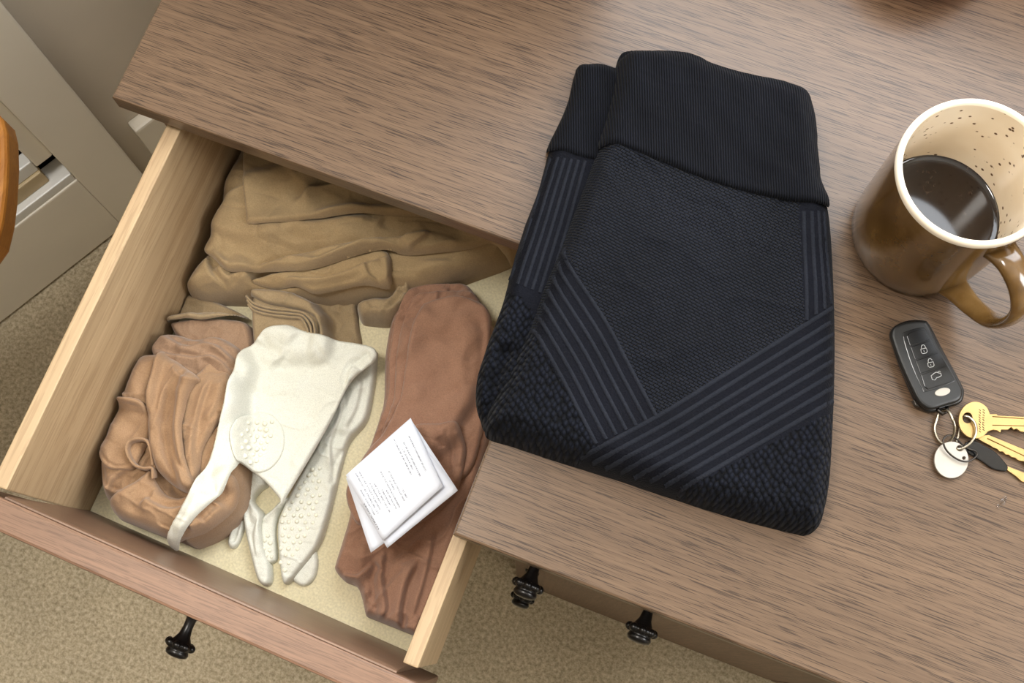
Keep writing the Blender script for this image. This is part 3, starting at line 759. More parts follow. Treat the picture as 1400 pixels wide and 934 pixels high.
tb = cloth_layer('layer_edge', M['mauve'], [(565,408),(584,399),(643,400),(666,430),(670,465),(640,560),(570,640),(505,660),(518,602),(537,550),(541,495),(551,440)], 0.645, 0.006, 0.0025, FZ, tr, on=[t0,ta], noise=(0.0018,0.02), wrinkle_dir=1.2, clampx=CX, step=0.0011, drape=0.002)
t1 = cloth_layer('upper_leg', M['mauve'], [(574,422),(584,413),(622,408),(655,418),(670,434),(673,456),(668,520),(660,590),(645,640),(620,660),(560,690),(500,720),(480,700),(476,668),(500,625),(526,592),(546,550),(554,500),(563,450)],
    0.655, 0.010, 0.004, FZ, tr, on=[t0,ta,tb], noise=(0.0012,0.04), wrinkle_dir=1.3, clampx=CX, step=0.0012, drape=0.004,
    folds=[('r', [(630,420),(636,470),(628,540)], 0.0025, 0.008), ('v', [(560,480),(552,540),(540,580)], 0.002, 0.006), ('v', [(655,430),(660,480),(650,560)], 0.002, 0.004)])
t2 = cloth_layer('waistband_fold', M['mauve'], [(560,590),(573,579),(600,580),(624,578),(634,600),(637,620),(632,650),(624,672),(600,700),(580,712),(540,730),(515,735),(505,700),(520,640)],
    0.668, 0.007, 0.004, FZ, tr, on=[t0,t1], noise=(0.0016,0.025), clampx=CX, step=0.0011, drape=0.004,
    folds=[('v', [(610,583),(612,600),(618,618),(618,650)], 0.002, 0.0016), ('r', [(622,588),(632,610),(628,640)], 0.003, 0.004), ('v', [(600,598),(606,614)], 0.003, 0.003), ('s', [(620,680),(590,690),(560,700)], 0.005, 0.006)])

# ------------------------------------------------------------------ cream grip gloves
def C4(pts, s=2.394, ox=220, oy=430):
    return [(ox+a/s, oy+b/s) for a, b in pts]
gl2 = garment('grip_glove', 430, 650, 'cream stretch glove with dotted palm lying underneath the upper glove', 'glove')
glo = garment('grip_glove', 380, 560, 'cream stretch glove on top with a round dotted patch and long finger', 'glove')
ALLU = [c0, c2, c4, c5, k6, k6b, k7, k9]
g1 = cloth_layer('palm', M['cream'], C4([(560,200),(620,130),(690,105),(702,130),(692,230),(668,340),(612,410),(585,490),(548,640),(512,750),(450,835),(405,882),(385,862),(376,780),(372,690),(388,635),(425,560),(470,480),(520,380)]),
    0.618, 0.013, 0.0042, FZ, gl2, on=[], noise=(0.0012,0.025), step=0.001,
    folds=[('S', C4([(600,250),(590,330),(555,420),(560,520)]), 0.004, 0.006), ('r', C4([(640,190),(610,300),(585,400)]), 0.003, 0.006), ('v', C4([(600,430),(570,480),(560,560)]), 0.003, 0.003), ('S', C4([(660,200),(640,300),(600,380)]), 0.003, 0.004)])
cloth_layer('finger', M['cream'], C4([(428,868),(440,840),(480,790),(500,760),(512,800),(508,845),(490,878),(460,890)]), 0.606, 0.006, 0.004, FZ, gl2, noise=(0.0005,0.02), step=0.001)
cloth_layer('finger', M['cream'], C4([(214,745),(222,710),(240,660),(270,640),(270,690),(258,735),(240,764),(222,764)]), 0.608, 0.008, 0.004, FZ, gl2, noise=(0.0005,0.02), step=0.001, folds=[('v', C4([(232,750),(245,710),(258,670)]), 0.003, 0.002)])
g2f = cloth_layer('finger', M['cream'], C4([(395,600),(360,635),(328,665),(322,720),(328,790),(345,814),(366,812),(377,790),(372,700),(388,640),(420,600)]), 0.610, 0.009, 0.0035, FZ, gl2, on=[], noise=(0.0006,0.02), step=0.0009,
    folds=[('r', C4([(385,625),(350,650),(330,680)]), 0.002, 0.003)])
g3 = cloth_layer('finger', M['cream'], C4([(252,520),(252,600),(262,690),(280,775),(304,862),(330,888),(352,874),(352,820),(334,760),(326,690),(330,650),(296,606),(316,572),(340,552),(330,500),(290,470),(262,480)]), 0.618, 0.013, 0.0042, FZ, glo, on=[], noise=(0.0008,0.02), step=0.0009,
    folds=[('S', C4([(285,600),(318,640),(322,700),(330,760)]), 0.003, 0.004), ('v', C4([(262,540),(275,620),(290,700)]), 0.002, 0.003), ('s', C4([(320,660),(300,720),(310,800)]), 0.003, 0.004)])
g4 = cloth_layer('hand', M['cream'], C4([(400,34),(345,46),(302,92),(264,124),(240,200),(216,290),(188,385),(156,480),(120,562),(80,645),(34,728),(28,758),(50,772),(84,740),(142,668),(212,588),(250,515),(268,492),(300,515),(340,548),(385,600),(392,625),(415,588),(505,440),(565,330),(602,252),(640,200),(700,150),(700,112),(650,95),(560,80),(470,55),(430,38)]),
    0.660, 0.0042, 0.0028, FZ+0.032, glo, on=ALLU+[g1, g3], noise=(0.0011,0.035), step=0.001, drape=0.005,
    folds=[('r', C4([(310,100),(340,70),(400,60),(440,90)]), 0.004, 0.008), ('v', C4([(380,140),(420,170),(480,165),(550,130)]), 0.004, 0.010), ('s', C4([(615,190),(600,250),(560,330)]), 0.004, 0.006),
           ('r', C4([(265,160),(330,220),(470,250)]), 0.0015, 0.008), ('v', C4([(128,560),(160,578),(195,580)]), 0.003, 0.005), ('r', C4([(150,520),(110,620),(60,730)]), 0.002, 0.004), ('v', C4([(640,180),(660,150),(690,140)]),0.003,0.005), ('s', C4([(690,125),(640,160),(605,195)]),0.003,0.005), ('v', C4([(330,60),(350,110),(400,130)]),0.002,0.005)])
patch = cloth_layer('round_patch', M['cream'], C4([(232,405),(245,360),(275,330),(320,317),(365,330),(395,365),(405,410),(395,460),(365,500),(325,517),(285,508),(250,470)]), 0.665, 0.0018, 0.0016, FZ, glo, on=[g4], noise=(0,1), step=0.0008, drape=0.0015,
    folds=[('v', C4([(262,370),(280,400),(272,450),(272,480)]), 0.003, 0.003)])
M['grip'] = plain_mat('cream_rubber', srgb(226,224,206), 0.4, 0, 0.5)
def dots(pts, L, z, r, parent, name='grip_dots'):
    bm = bmesh.new()
    for (u, v) in pts:
        p = on_surface(u, v, L, z)
        if p is None: continue
        k = r*random.uniform(0.8, 1.15)
        mt = Matrix.Translation((p[0], p[1], p[2])) @ Matrix.Diagonal((k, k, k*.65, 1))
        bmesh.ops.create_icosphere(bm, subdivisions=2, radius=1.0, matrix=mt)
    o = bm_obj(name, bm, M['grip'], parent, True); tag(o, 'small raised rubber grip dots', kind='stuff'); return o
pd = []
for i in range(-6, 7):
    for j in range(-6, 7):
        a = i*24+(j % 2)*12; b_ = j*21
        if (a/66)**2+(b_/84)**2 < 1: pd.append((325+a+random.uniform(-4,4), 418+b_+random.uniform(-4,4)))
dots(C4(pd), patch, 0.68, 0.0022, patch.obj)
pd = []
region = np.array([(490,470),(528,500),(520,600),(500,700),(455,790),(415,850),(393,850),(384,770),(385,690),(398,640),(440,560)], float)
for i in range(40):
    for j in range(40):
        a = 370+i*25+(j % 2)*12; b_ = 460+j*22
        if inside_poly(np.array([a*1.0]), np.array([b_*1.0]), region)[0]: pd.append((a+random.uniform(-3,3), b_+random.uniform(-3,3)))
dots(C4(pd), g1, 0.622, 0.0019, g1.obj)
dots(C4([(340,740),(358,748),(338,765),(356,772),(344,790),(362,794),(350,725)]), g2f, 0.615, 0.0017, g2f.obj)

# ------------------------------------------------------------------ receipt
def paper_mat():
    m, nt, b = new_mat('receipt_paper')
    b.inputs['Base Color'].default_value = srgb(224,230,242); b.inputs['Roughness'].default_value = 0.75
    return m, nt, b
def receipt_mat():
    m, nt, b = paper_mat()
    uv = nt.nodes.new('ShaderNodeUVMap')
    mp = nt.nodes.new('ShaderNodeMapping'); mp.inputs['Scale'].default_value = (16, 22, 1); nt.links.new(uv.outputs[0], mp.inputs[0])
    sep = nt.nodes.new('ShaderNodeSeparateXYZ'); nt.links.new(mp.outputs[0], sep.inputs[0])
    fl_ = nt.nodes.new('ShaderNodeMath'); fl_.operation = 'FLOOR'; nt.links.new(sep.outputs[1], fl_.inputs[0])
    fr = nt.nodes.new('ShaderNodeMath'); fr.operation = 'FRACT'; nt.links.new(sep.outputs[1], fr.inputs[0])
    # each printed row: its own start and end
    def rnd(w):
        n = nt.nodes.new('ShaderNodeTexWhiteNoise'); n.noise_dimensions = '2D'
        c = nt.nodes.new('ShaderNodeCombineXYZ'); nt.links.new(fl_.outputs[0], c.inputs[0]); c.inputs[1].default_value = w
        nt.links.new(c.outputs[0], n.inputs['Vector']); return n.outputs['Value']
    def mth(op, a, b_):
        q = nt.nodes.new('ShaderNodeMath'); q.operation = op
        for s, v in zip(q.inputs, (a, b_)):
            if hasattr(v, 'links'): nt.links.new(v, s)
            else: s.default_value = v
        return q.outputs[0]
    start = mth('MULTIPLY_ADD', rnd(1.0), 6.0); start.node.inputs[2].default_value = 1.5
    ln = mth('MULTIPLY_ADD', rnd(2.0), 8.0); ln.node.inputs[2].default_value = 2.0
    a = mth('GREATER_THAN', sep.outputs[0], start)
    e = mth('LESS_THAN', sep.outputs[0], mth('ADD', start, ln))
    row = mth('MULTIPLY', mth('GREATER_THAN', fr.outputs[0], 0.3), mth('LESS_THAN', fr.outputs[0], 0.72))
    keep = mth('GREATER_THAN', rnd(3.0), 0.22)
    gl = nt.nodes.new('ShaderNodeTexNoise'); gl.inputs['Scale'].default_value = 1.0; gl.inputs['Detail'].default_value = 3.0
    m2 = nt.nodes.new('ShaderNodeMapping'); m2.inputs['Scale'].default_value = (90, 66, 1); nt.links.new(uv.outputs[0], m2.inputs[0]); nt.links.new(m2.outputs[0], gl.inputs['Vector'])
    ink = mth('GREATER_THAN', gl.outputs[0], 0.49)
    mask = mth('MULTIPLY', mth('MULTIPLY', a, e), mth('MULTIPLY', row, mth('MULTIPLY', keep, ink)))
    # blank margins
    ub = nt.nodes.new('ShaderNodeSeparateXYZ'); nt.links.new(uv.outputs[0], ub.inputs[0])
    mask = mth('MULTIPLY', mask, mth('MULTIPLY', mth('LESS_THAN', ub.outputs[0], 0.93), mth('LESS_THAN', ub.outputs[1], 0.9)))
    mask = mth('MULTIPLY', mask, 0.75)
    nt.links.new(mixc(nt, mask, srgb(224,230,242), srgb(96,100,112)), b.inputs['Base Color'])
    return m
M['paper'] = paper_mat()[0]; M['print'] = receipt_mat()
rp = P(552, 664, 0.69)
rec = empty('paper_receipt', (rp[0], rp[1], 0.67), 'folded white printed receipt lying on the mauve-brown trousers', 'receipt')
def sheet(name, quad, mat, bend=0.002, n=14, thick=0.0003):
    """quad: four (u,v,z): p00 p10 p11 p01"""
    c = [P(*q) for q in quad]; vs = []; fs = []; uvs = []
    for i in range(n+1):
        for j in range(n+1):
            s, t = i/n, j/n
            p = c[0]*(1-s)*(1-t)+c[1]*s*(1-t)+c[2]*s*t+c[3]*(1-s)*t
            z = p[2]+bend*math.sin(math.pi*s)*math.sin(math.pi*t*.9)+0.0006*math.sin(7*s+3*t)
            vs.append((p[0], p[1], z)); uvs.append((s, t))
    m = n+1
    for i in range(n):
        for j in range(n): fs.append((i*m+j, (i+1)*m+j, (i+1)*m+j+1, i*m+j+1))
    o = mesh_obj(name, vs, fs, mat, rec)
    uvl = o.data.uv_layers.new(name='UVMap')
    for lp_ in o.data.loops: uvl.data[lp_.index].uv = uvs[lp_.vertex_index]
    sd = o.modifiers.new('thickness', 'SOLIDIFY'); sd.thickness = thick
    return o
# crop of the receipt: scale 4.672, offset (460,560)
def R6(a, b_, z): return (460+a/4.672, 560+b_/4.672, z)
sheet('bottom_sheet', [R6(220,915,0.682), R6(62,440,0.684), R6(474,60,0.689), R6(775,515,0.689)], M['paper'], 0.001)
sheet('middle_sheet', [R6(325,885,0.6855), R6(150,600,0.687), R6(490,150,0.6915), R6(776,518,0.6905)], M['paper'], 0.0015)
sheet('top_sheet', [R6(298,838,0.690), R6(60,420,0.690), R6(474,54,0.6925), R6(680,492,0.6955)], M['print'], 0.003)

# ------------------------------------------------------------------ mug
MXY = (0.164, 0.378); MS = 1.16
mug = empty('coffee_mug', (MXY[0], MXY[1], H), 'brown glazed stoneware mug with speckled cream inside and some black coffee', 'mug')
def glaze():
    m, nt, b = new_mat('brown_glaze')
    n = N_(nt, 'ShaderNodeTexNoise', Scale=26.0, Detail=5.0, Roughness=0.6); nt.links.new(coords(nt, (1,1,.6)), n.inputs['Vector'])
    r = ramp(nt, n.outputs[0], [(0.25, srgb(70,48,20)), (0.5, srgb(100,73,37)), (0.75, srgb(126,98,58))])
    nt.links.new(r.outputs[0], b.inputs['Base Color']); b.inputs['Roughness'].default_value = 0.18
    b.inputs['Coat Weight'].default_value = 0.4; b.inputs['Coat Roughness'].default_value = 0.1
    bump(nt, b, n.outputs[0], 0.12, 0.002)
    return m
def speckle():
    m, nt, b = new_mat('cream_speckled_glaze')
    v = N_(nt, 'ShaderNodeTexVoronoi', Scale=170.0); nt.links.new(coords(nt), v.inputs['Vector'])
    n = N_(nt, 'ShaderNodeTexNoise', Scale=60.0, Detail=1.0); nt.links.new(coords(nt), n.inputs['Vector'])
    a = ramp(nt, v.outputs['Distance'], [(0.16, (1,1,1,1)), (0.24, (0,0,0,1))])
    k = ramp(nt, n.outputs[0], [(0.46, (0,0,0,1)), (0.5, (1,1,1,1))])
    mk = mixc(nt, 1.0, a.outputs[0], k.outputs[0], 'MULTIPLY')
    g = N_(nt, 'ShaderNodeTexNoise', Scale=20.0, Detail=3.0); nt.links.new(coords(nt), g.inputs['Vector'])
    base = ramp(nt, g.outputs[0], [(0.3, srgb(226,208,182)), (0.7, srgb(238,226,206))])
    nt.links.new(mixc(nt, mk, base.outputs[0], srgb(96,70,48)), b.inputs['Base Color'])
    b.inputs['Roughness'].default_value = 0.16
    return m
M['glaze'] = glaze(); M['speckle'] = speckle(); M['rim'] = plain_mat('rim_glaze', srgb(240,228,208), 0.2, 0, 0.5, 0.3, 0.03, 60)
MH = 0.108
outp = [(0.0,0.0005),(0.036,0.0),(0.0405,0.0015),(0.0425,0.006),(0.0432,0.02),(0.0434,0.045),(0.0436,0.075),(0.0440,0.098),(0.0441,0.104)]
vs, fs = lathe(outp, 96); mesh_obj('body', [(x*MS+MXY[0], y*MS+MXY[1], z*MS+H) for x, y, z in vs], fs, M['glaze'], mug)
rimp = [(0.0441,0.104),(0.0441,0.1065),(0.0432,0.1085),(0.0418,0.1088),(0.0406,0.1078),(0.0402,0.106)]
vs, fs = lathe(rimp, 96); mesh_obj('rim', [(x*MS+MXY[0], y*MS+MXY[1], z*MS+H) for x, y, z in vs], fs, M['rim'], mug)
inp = [(0.0402,0.106),(0.0398,0.09),(0.0396,0.05),(0.0392,0.02),(0.037,0.010),(0.030,0.006),(0.0,0.005)]
vs, fs = lathe(inp, 96); mesh_obj('inside', [(x*MS+MXY[0], y*MS+MXY[1], z*MS+H) for x, y, z in vs], fs, M['speckle'], mug)
def coffee_mat():
    m, nt, b = new_mat('black_coffee')
    n = N_(nt, 'ShaderNodeTexNoise', Scale=220.0, Detail=4.0, Roughness=0.7); nt.links.new(coords(nt), n.inputs['Vector'])
    g = N_(nt, 'ShaderNodeTexNoise', Scale=45.0, Detail=1.0); nt.links.new(coords(nt), g.inputs['Vector'])
    a = ramp(nt, n.outputs[0], [(0.55, (0,0,0,1)), (0.62, (1,1,1,1))]); k = ramp(nt, g.outputs[0], [(0.52, (0,0,0,1)), (0.62, (.5,.5,.5,1))])
    nt.links.new(mixc(nt, mixc(nt, 1.0, a.outputs[0], k.outputs[0], 'MULTIPLY'), srgb(26,15,9), srgb(84,68,56)), b.inputs['Base Color'])
    b.inputs['Roughness'].default_value = 0.08
    return m
cofz = 0.036
vs, fs = lathe([(0.0,cofz),(0.034,cofz),(0.0385,cofz+0.0002),(0.0396,cofz+0.0012)], 64)
cf = mesh_obj('coffee', [(x*MS+MXY[0], y*MS+MXY[1], z*MS+H) for x, y, z in vs], fs, coffee_mat(), mug); cf['label'] = 'dark coffee surface'
ha = math.radians(-47)
hp = [(0.0405,0.088),(0.052,0.093),(0.066,0.090),(0.0765,0.079),(0.0785,0.060),(0.073,0.040),(0.060,0.026),(0.048,0.018),(0.040,0.013)]
hp = catmull(np.array(hp), 6, closed=False)
path = [(MXY[0]+r*MS*math.cos(ha), MXY[1]+r*MS*math.sin(ha), H+z*MS) for r, z in hp]
rad = [0.0052+0.0035*abs(2*i/(len(path)-1)-1)**3 for i in range(len(path))]
vs, fs = tube(path, rad, 20, 1.35, 0.85, up=(math.cos(ha+math.pi/2), math.sin(ha+math.pi/2), 0))
# the wide axis of the handle's section lies across its plane
vs, fs = tube(path, rad, 20, 0.8, 1.45, up=(-math.sin(ha), math.cos(ha), 0))
mesh_obj('handle', vs, fs, M['glaze'], mug)

# ------------------------------------------------------------------ terracotta bowl at the upper edge
bc = P(1262, -82, H)
bowl = empty('terracotta_bowl', (bc[0], bc[1], H), 'terracotta pink round dish just showing at the top edge', 'bowl')
M['terra'] = plain_mat('terracotta', srgb(240,140,116), 0.4, 0, 0.5, 0.2, 0.06, 40)
bp = [(a*1.12, b_) for a, b_ in [(0.0,0.0),(0.030,0.0),(0.036,0.001),(0.046,0.008),(0.0520,0.020),(0.0535,0.034),(0.0525,0.048),(0.0505,0.0505),(0.049,0.049),(0.0495,0.034),(0.047,0.021),(0.040,0.010),(0.030,0.006),(0.0,0.005)]]
vs, fs = lathe(bp, 64); mesh_obj('body', [(x+bc[0], y+bc[1], z+H) for x, y, z in vs], fs, M['terra'], bowl)
vs, fs = lathe([(a*1.12, b_) for a, b_ in [(0.0522,0.0215),(0.0548,0.0215),(0.0556,0.0235),(0.0548,0.0255),(0.0528,0.0255)]], 64); mesh_obj('band', [(x+bc[0], y+bc[1], z+H) for x, y, z in vs], fs, M['terra'], bowl)

# ------------------------------------------------------------------ unseen picture frame added to shade the dresser top
mr = empty('added_shade_frame', (-0.29, 0.475, H), 'added oak picture frame, unseen beyond the top edge, put there to shade the dresser top', 'picture frame')
MB = Matrix.Translation((-0.29, 0.475, H)) @ Matrix.Rotation(math.radians(20), 4, 'Z')
MMx = MB @ Matrix.Translation((0, 0, 0.012)) @ Matrix.Rotation(math.radians(-8), 4, 'X')
for (a, b_, c, d) in ((-.17,.17,0,.022), (-.17,.17,.398,.42), (-.17,-.148,.0225,.3975), (.148,.17,.0225,.3975)):
    box('frame', a, b_, -0.008, 0.008, c, d, M['oak_side'], mr, 0.002, M=MMx)
box('picture', -0.1475, 0.1475, -0.002, 0.003, 0.0225, 0.3975, plain_mat('print_brown', srgb(74,60,48), 0.5), mr, 0, M=MMx)
box('base', -0.15, 0.15, -0.03, 0.04, 0, 0.0118, M['oak_side'], mr, 0.003, M=MB)

# ------------------------------------------------------------------ keys
M['fob'] = plain_mat('black_plastic', srgb(22,22,22), 0.38, 0, 0.5)
M['fob_gloss'] = plain_mat('gloss_black_plastic', srgb(14,14,15), 0.2, 0, 0.5)
M['icon'] = plain_mat('icon_print', srgb(196,196,196), 0.5)
M['brass'] = plain_mat('brass', srgb(196,166,112), 0.3, 0.9, 0.5, 0, 0.05, 80)
M['steel'] = plain_mat('steel', srgb(176,168,152), 0.25, 1.0)
M['dark_steel'] = plain_mat('dark_steel', srgb(70,66,62), 0.3, 1.0)
M['silver_disc'] = plain_mat('silver_disc', srgb(176,170,160), 0.45, 0.3, 0.5, 0, 0.03, 60)
def C5(pts, s=3.735, ox=1200, oy=420): return [(ox+a/s, oy+b/s) for a, b in pts]
def C6(pts, s=7.186, ox=1260, oy=540): return [(ox+a/s, oy+b/s) for a, b in pts]
ZF = H+0.0125
fc = P(1268, 502, H)
fob = empty('car_key_fob', (fc[0], fc[1], H), 'black car key fob with three icon buttons below the mug handle', 'key fob')
prism('lower_shell', catmull(PX(C5([(62,135),(90,95),(150,70),(225,68),(262,90),(330,220),(425,395),(438,445),(420,490),(350,515),(275,538),(232,525),(190,480),(120,320),(75,190)]), H+0.004), 5), H, H+0.0065, M['fob'], fob, 0.0022, smooth=False, seg=3)
prism('upper_shell', catmull(PX(C5([(68,132),(92,92),(150,70),(228,68),(264,92),(335,225),(424,395),(436,440),(416,478),(350,500),(280,520),(236,506),(196,460),(125,310),(80,190)]), ZF), 5), H+0.0068, ZF, M['fob'], fob, 0.0025, seg=3)
pad = prism('button_panel', catmull(PX(C5([(128,150),(150,122),(215,105),(245,115),(300,210),(385,355),(380,385),(250,432),(225,415),(170,290)]), ZF), 4), ZF-0.001, ZF+0.0004, M['fob_gloss'], fob, 0.0004)
def fob_btn(q):
    c = PX(C5(q), ZF); c0_ = c.mean(0); c = c0_+(c-c0_)*0.92
    return prism('button', c, ZF+0.0003, ZF+0.0011, M['fob_gloss'], pad, 0.0003)
b0 = fob_btn([(142,150),(160,130),(215,112),(240,120),(268,168),(160,205)])
b1 = fob_btn([(160,205),(268,168),(310,230),(185,275)])
b2 = fob_btn([(185,275),(310,230),(348,298),(212,345)])
b3 = fob_btn([(212,345),(348,298),(384,360),(378,384),(250,425),(232,410)])
def icon(lines, parent, r=0.00022):
    vs_all = []; fs_all = []
    for ln in lines:
        pl = PX(C5(ln), ZF)
        vs, fs = tube([(x, y, ZF+0.00115) for x, y in pl], r, 6)
        fs_all += [tuple(i+len(vs_all) for i in f) for f in fs]; vs_all += vs
    o = mesh_obj('icon', vs_all, fs_all, M['icon'], parent); o['label'] = 'pale printed icon'
def lock(cx, cy, op):
    f = lambda pts: [(cx+(a*.97+b_*.2)*1.12, cy+(b_*.97-a*.2)*1.12) for a, b_ in pts]
    lines = [f([(-13,-2),(13,-2),(14,14),(8,20),(-8,20),(-14,14),(-13,-2)]), f([(-1,6),(0,13)])]
    lines.append(f([(-9,-2),(-9,-12),(-4,-19),(4,-19),(9,-12),(9,-4 if not op else -10)]))
    return lines
icon(lock(232, 216, False), b1); icon(lock(267, 286, True), b2)
icon([[(270,352),(280,345),(284,340),(296,334),(308,338),(320,340),(322,352),(308,360),(298,362),(290,374),(276,372),(270,352)], [(302,336),(312,328),(318,334)]], b3)
lg = PX(C5([(330+40*math.cos(a)*math.cos(-.22)-20*math.sin(a)*math.sin(-.22), 434+40*math.cos(a)*math.sin(-.22)+20*math.sin(a)*math.cos(-.22)) for a in np.linspace(0, 2*math.pi, 28, endpoint=False)]), ZF)
prism('emblem', lg, ZF-0.0005, ZF+0.0008, M['silver_disc'], fob, 0.0003)
q = PX(C5([(178,478),(196,468),(214,500),(206,514),(190,505)]), H+0.006); prism('release_button', q, H+0.003, H+0.008, M['dark_steel'], fob, 0.0004)
kl = [P(1281,556,H+.006), P(1283,562,H+.006), P(1288,566,H+.006), P(1294,563,H+.006), P(1295,556,H+.006)]
vs, fs = tube([tuple(p) for p in kl], 0.0014, 8); mesh_obj('loop', vs, fs, M['dark_steel'], fob)

def ring_obj(name, centre, ax1, ax2, rad, mat, label, group='key rings of the bunch'):
    c = np.array(centre); path = [tuple(c+np.array(ax1)*math.cos(a)+np.array(ax2)*math.sin(a)) for a in np.linspace(0, 2*math.pi, 56, endpoint=False)]
    vs, fs = tube(path, rad, 10, closed=True)
    o = mesh_obj(name, vs, fs, mat, None, loc=(c[0], c[1], H)); tag(o, label, 'key ring', group); return o
def ringpx(name, pts, r, mat, label):
    """closed loop through (u,v,z) pixels"""
    pl = catmull(np.array([P(*p) for p in pts]), 8)
    vs, fs = tube([tuple(p) for p in pl], r, 10, closed=True)
    o = mesh_obj(name, vs, fs, mat, None, loc=(pl[:,0].mean(), pl[:,1].mean(), H)); tag(o, label, 'key ring', 'rings of the key bunch'); return o
def c6(a, b_, z): return (1260+a/7.186, 540+b_/7.186, H+z)
ringpx('key_ring', [c6(175,175,.0045), c6(250,150,.0095), c6(300,230,.0120), c6(325,320,.0105), c6(305,415,.0060), c6(245,480,.0022), c6(180,460,.0022), c6(140,390,.0022), c6(130,310,.0025), c6(150,240,.0032)], 0.0011, M['steel'],
    'brass-tinted steel key ring hooked through the key fob loop')
ringpx('key_ring', [c6(420,210,.0068), c6(485,235,.0082), c6(532,300,.0088), c6(530,390,.0084), c6(480,470,.0072), c6(410,520,.0060), c6(350,528,.0045), c6(340,470,.0016), c6(365,380,.0014), c6(385,280,.0016)], 0.0010, M['steel'],
    'bright steel key ring through the round-headed brass key and silver disc')
ringpx('key_ring', [c6(245,405,.0075), c6(212,450,.0080), c6(235,530,.0078), c6(300,600,.0075), c6(390,648,.0072), c6(470,650,.0068), c6(540,600,.0050), c6(530,555,.0050), c6(440,520,.0040), c6(340,430,.0045), c6(290,400,.0065)], 0.0007, M['dark_steel'],
    'thin dark wire key ring crossing the silver disc')

def flat_with_holes(name, outer, holes, z0, z1, mat, parent=None, loc=None, bevel=0.00025):
    cu = bpy.data.curves.new(name, 'CURVE'); cu.dimensions = '2D'; cu.fill_mode = 'BOTH'
    base = wloc(parent) if parent is not None else Vector(loc)
    for pl in [outer]+holes:
        s = cu.splines.new('POLY'); s.points.add(len(pl)-1); s.use_cyclic_u = True
        for p, c in zip(s.points, pl): p.co = (c[0]-base.x, c[1]-base.y, 0, 1)
    cu.extrude = (z1-z0)/2-bevel; cu.bevel_depth = bevel; cu.bevel_resolution = 1; cu.offset = -bevel
    t = bpy.data.objects.new('t', cu); COL.objects.link(t)
    dg = bpy.context.evaluated_depsgraph_get()
    me = bpy.data.meshes.new_from_object(t.evaluated_get(dg))
    bpy.data.objects.remove(t); bpy.data.curves.remove(cu)
    me.name = name
    me.transform(Matrix.Translation((0, 0, (z0+z1)/2-base.z)))
    me.materials.clear(); me.materials.append(mat)
    o = bpy.data.objects.new(name, me)
    if parent is None: o.location = base
    return link(o, parent)
def circ(cx, cy, rx, ry=None, n=28): return [(cx+rx*math.cos(a), cy+(ry or rx)*math.sin(a)) for a in np.linspace(0, 2*math.pi, n, endpoint=False)]

# silver disc
dcx = P(*c6(290,640,.004))
disc = flat_with_holes('key_tag', PX(C6(circ(290,640,168,180,48)), H+.004).tolist(), [PX(C6(circ(372,525,32,30)), H+.004).tolist(), PX(C6(circ(413,622,17,17)), H+.004).tolist()], H+0.0028, H+0.0048, M['silver_disc'], None, (dcx[0], dcx[1], H+0.0028))
tag(disc, 'round white-silver metal tag disc with two holes on the key bunch', 'key tag')

# first brass key: round head with hole, blade with teeth going right
kp = P(*c6(520,245,.006))
key1 = empty('brass_key', (kp[0], kp[1], H), 'brass key with a round engraved head lying uppermost', 'key')
head = []
for a in np.linspace(math.radians(38), math.radians(322), 40): head.append((520+160*math.cos(a), 250+182*math.sin(a)))
teeth = [(1500,330),(1470,352),(1400,345),(1360,372),(1310,372),(1270,345),(1200,368),(1150,360),(1090,372),(1040,345),(1000,368),(965,362),(930,335),(900,345),(875,318),(845,345),(810,345),(778,342),(770,372),(735,352),(700,345)]
outline = head+[(668,192),(730,190),(745,205),(1480,240),(1520,290)]+teeth+[(672,352)]
ZK = H+0.0052
flat_with_holes('key_body', PX(C6(outline), ZK).tolist(), [PX(C6(circ(447,228,48,52)), ZK).tolist()], ZK-0.001, ZK+0.001, M['brass'], key1)
M['groove'] = plain_mat('brass_shadow', srgb(128,98,52), 0.5, 0.8)
for (a, b_) in (((690,215),(1450,268)), ((690,300),(1450,318))):
    pl = PX(C6([a, ((a[0]+b_[0])/2,(a[1]+b_[1])/2), b_]), ZK)
    vs, fs = tube([(x, y, ZK+0.0009) for x, y in pl], 0.0004, 6); mesh_obj('groove', vs, fs, M['groove'], key1)
M['engrave'] = plain_mat('engraving', srgb(72,54,30), 0.7)
vs_all = []; fs_all = []
for col_x in (566, 602):
    y = 145
    while y < 355:
        l = random.choice((10, 16, 20)); w = random.uniform(-9, 9)
        pl = PX(C6([(col_x-8, y), (col_x+w, y+l*.5), (col_x+8, y+l)]), ZK)
        vs, fs = tube([(x, yy, ZK+0.0010) for x, yy in pl], 0.0003, 5)
        fs_all += [tuple(i+len(vs_all) for i in f) for f in fs]; vs_all += vs
        y += l+random.uniform(3, 9)
o = mesh_obj('engraving', vs_all, fs_all, M['engrave'], key1)
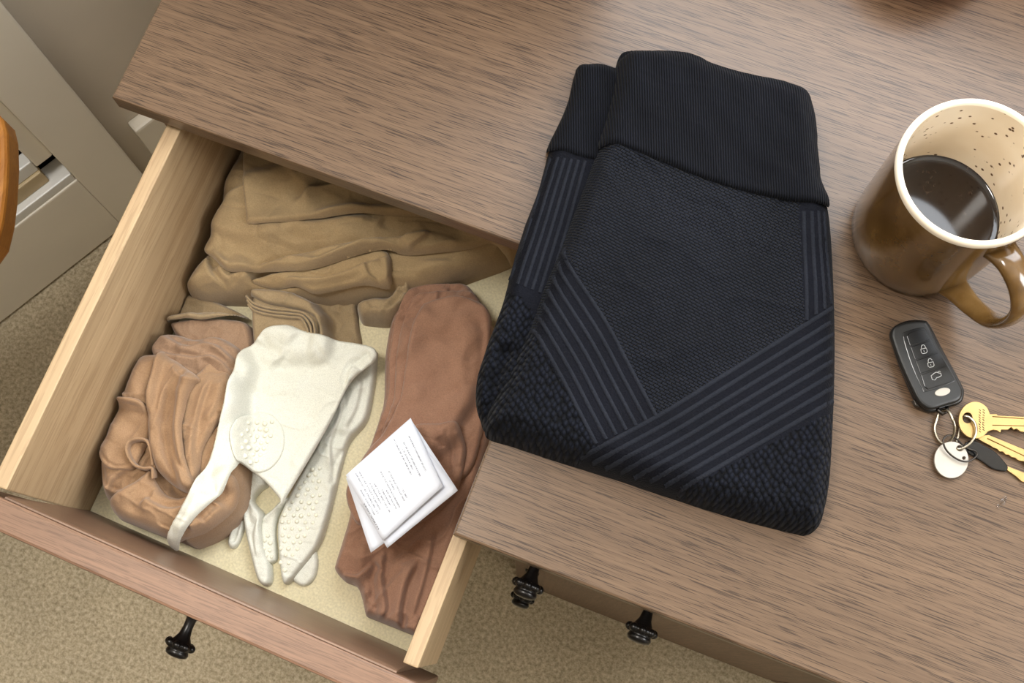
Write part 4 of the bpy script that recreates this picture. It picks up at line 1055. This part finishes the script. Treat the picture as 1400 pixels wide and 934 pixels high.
# second brass key below it
ZK2 = H+0.0028
kp = P(*c6(600,460,.003))
key2 = empty('brass_key', (kp[0], kp[1], H), 'brass key half hidden beneath the round-headed key, blade slanting right', 'key')
o2 = [(545,430),(600,400),(655,395),(1500,740),(1500,830),(1440,835),(1400,800),(1340,815),(1290,775),(1230,790),(1180,745),(1120,752),(1080,700),(1035,705),(1000,655),(960,650),(935,640),(915,620),(880,615),(850,590),(820,590),(795,560),(760,560),(740,535),(700,520),(660,495),(610,470)]
flat_with_holes('key_body', PX(C6(o2), ZK2).tolist(), [], ZK2-0.001, ZK2+0.001, M['brass'], key2)
pl = PX(C6([(640,430),(1000,600),(1480,800)]), ZK2); vs, fs = tube([(x, y, ZK2+0.0009) for x, y in pl], 0.0005, 6); mesh_obj('groove', vs, fs, M['groove'], key2)
# third key with black plastic head
ZK3 = H+0.0042
kp = P(*c6(680,600,.003))
key3 = empty('black_headed_key', (kp[0], kp[1], H), 'key with a black plastic grip and brass blade, lowest of the bunch', 'key')
prism('grip', catmull(PX(C6([(440,470),(520,440),(600,480),(720,545),(815,640),(860,705),(840,745),(790,745),(700,720),(600,650),(500,590),(440,540)]), ZK3), 4), H+0.0002, H+0.0034 - 0.0008, M['fob_gloss'], key3, 0.0008, seg=2)
flat_with_holes('key_body', PX(C6([(830,700),(870,715),(1500,960),(1500,1040),(1440,1030),(1380,985),(1320,990),(1260,945),(1200,950),(1140,905),(1080,900),(1030,865),(980,855),(920,800),(840,745)]), H+.0012).tolist(), [], H+0.0006, H+0.0022, M['brass'], key3)

# ------------------------------------------------------------------ water drop on the wood
wd = P(1371, 686, H)
def drop_mat():
    m, nt, b = new_mat('water'); b.inputs['Transmission Weight'].default_value = 1.0; b.inputs['IOR'].default_value = 1.33; b.inputs['Roughness'].default_value = 0.02
    b.inputs['Base Color'].default_value = (1,1,1,1); return m
bm = bmesh.new()
for (dx, dy, r) in ((0,0,0.0022), (-0.0022,-0.0042,0.0014), (0.001,0.0036,0.0012)):
    bmesh.ops.create_uvsphere(bm, u_segments=20, v_segments=12, radius=1.0, matrix=Matrix.Translation((wd[0]+dx, wd[1]+dy, H+0.0001)) @ Matrix.Diagonal((r, r*1.2, r*.45, 1)))
o = bm_obj('water_drop', bm, drop_mat(), None, True, loc=(wd[0], wd[1], H)); tag(o, 'tiny clear water drop on the bare wood below the keys', 'water drop')
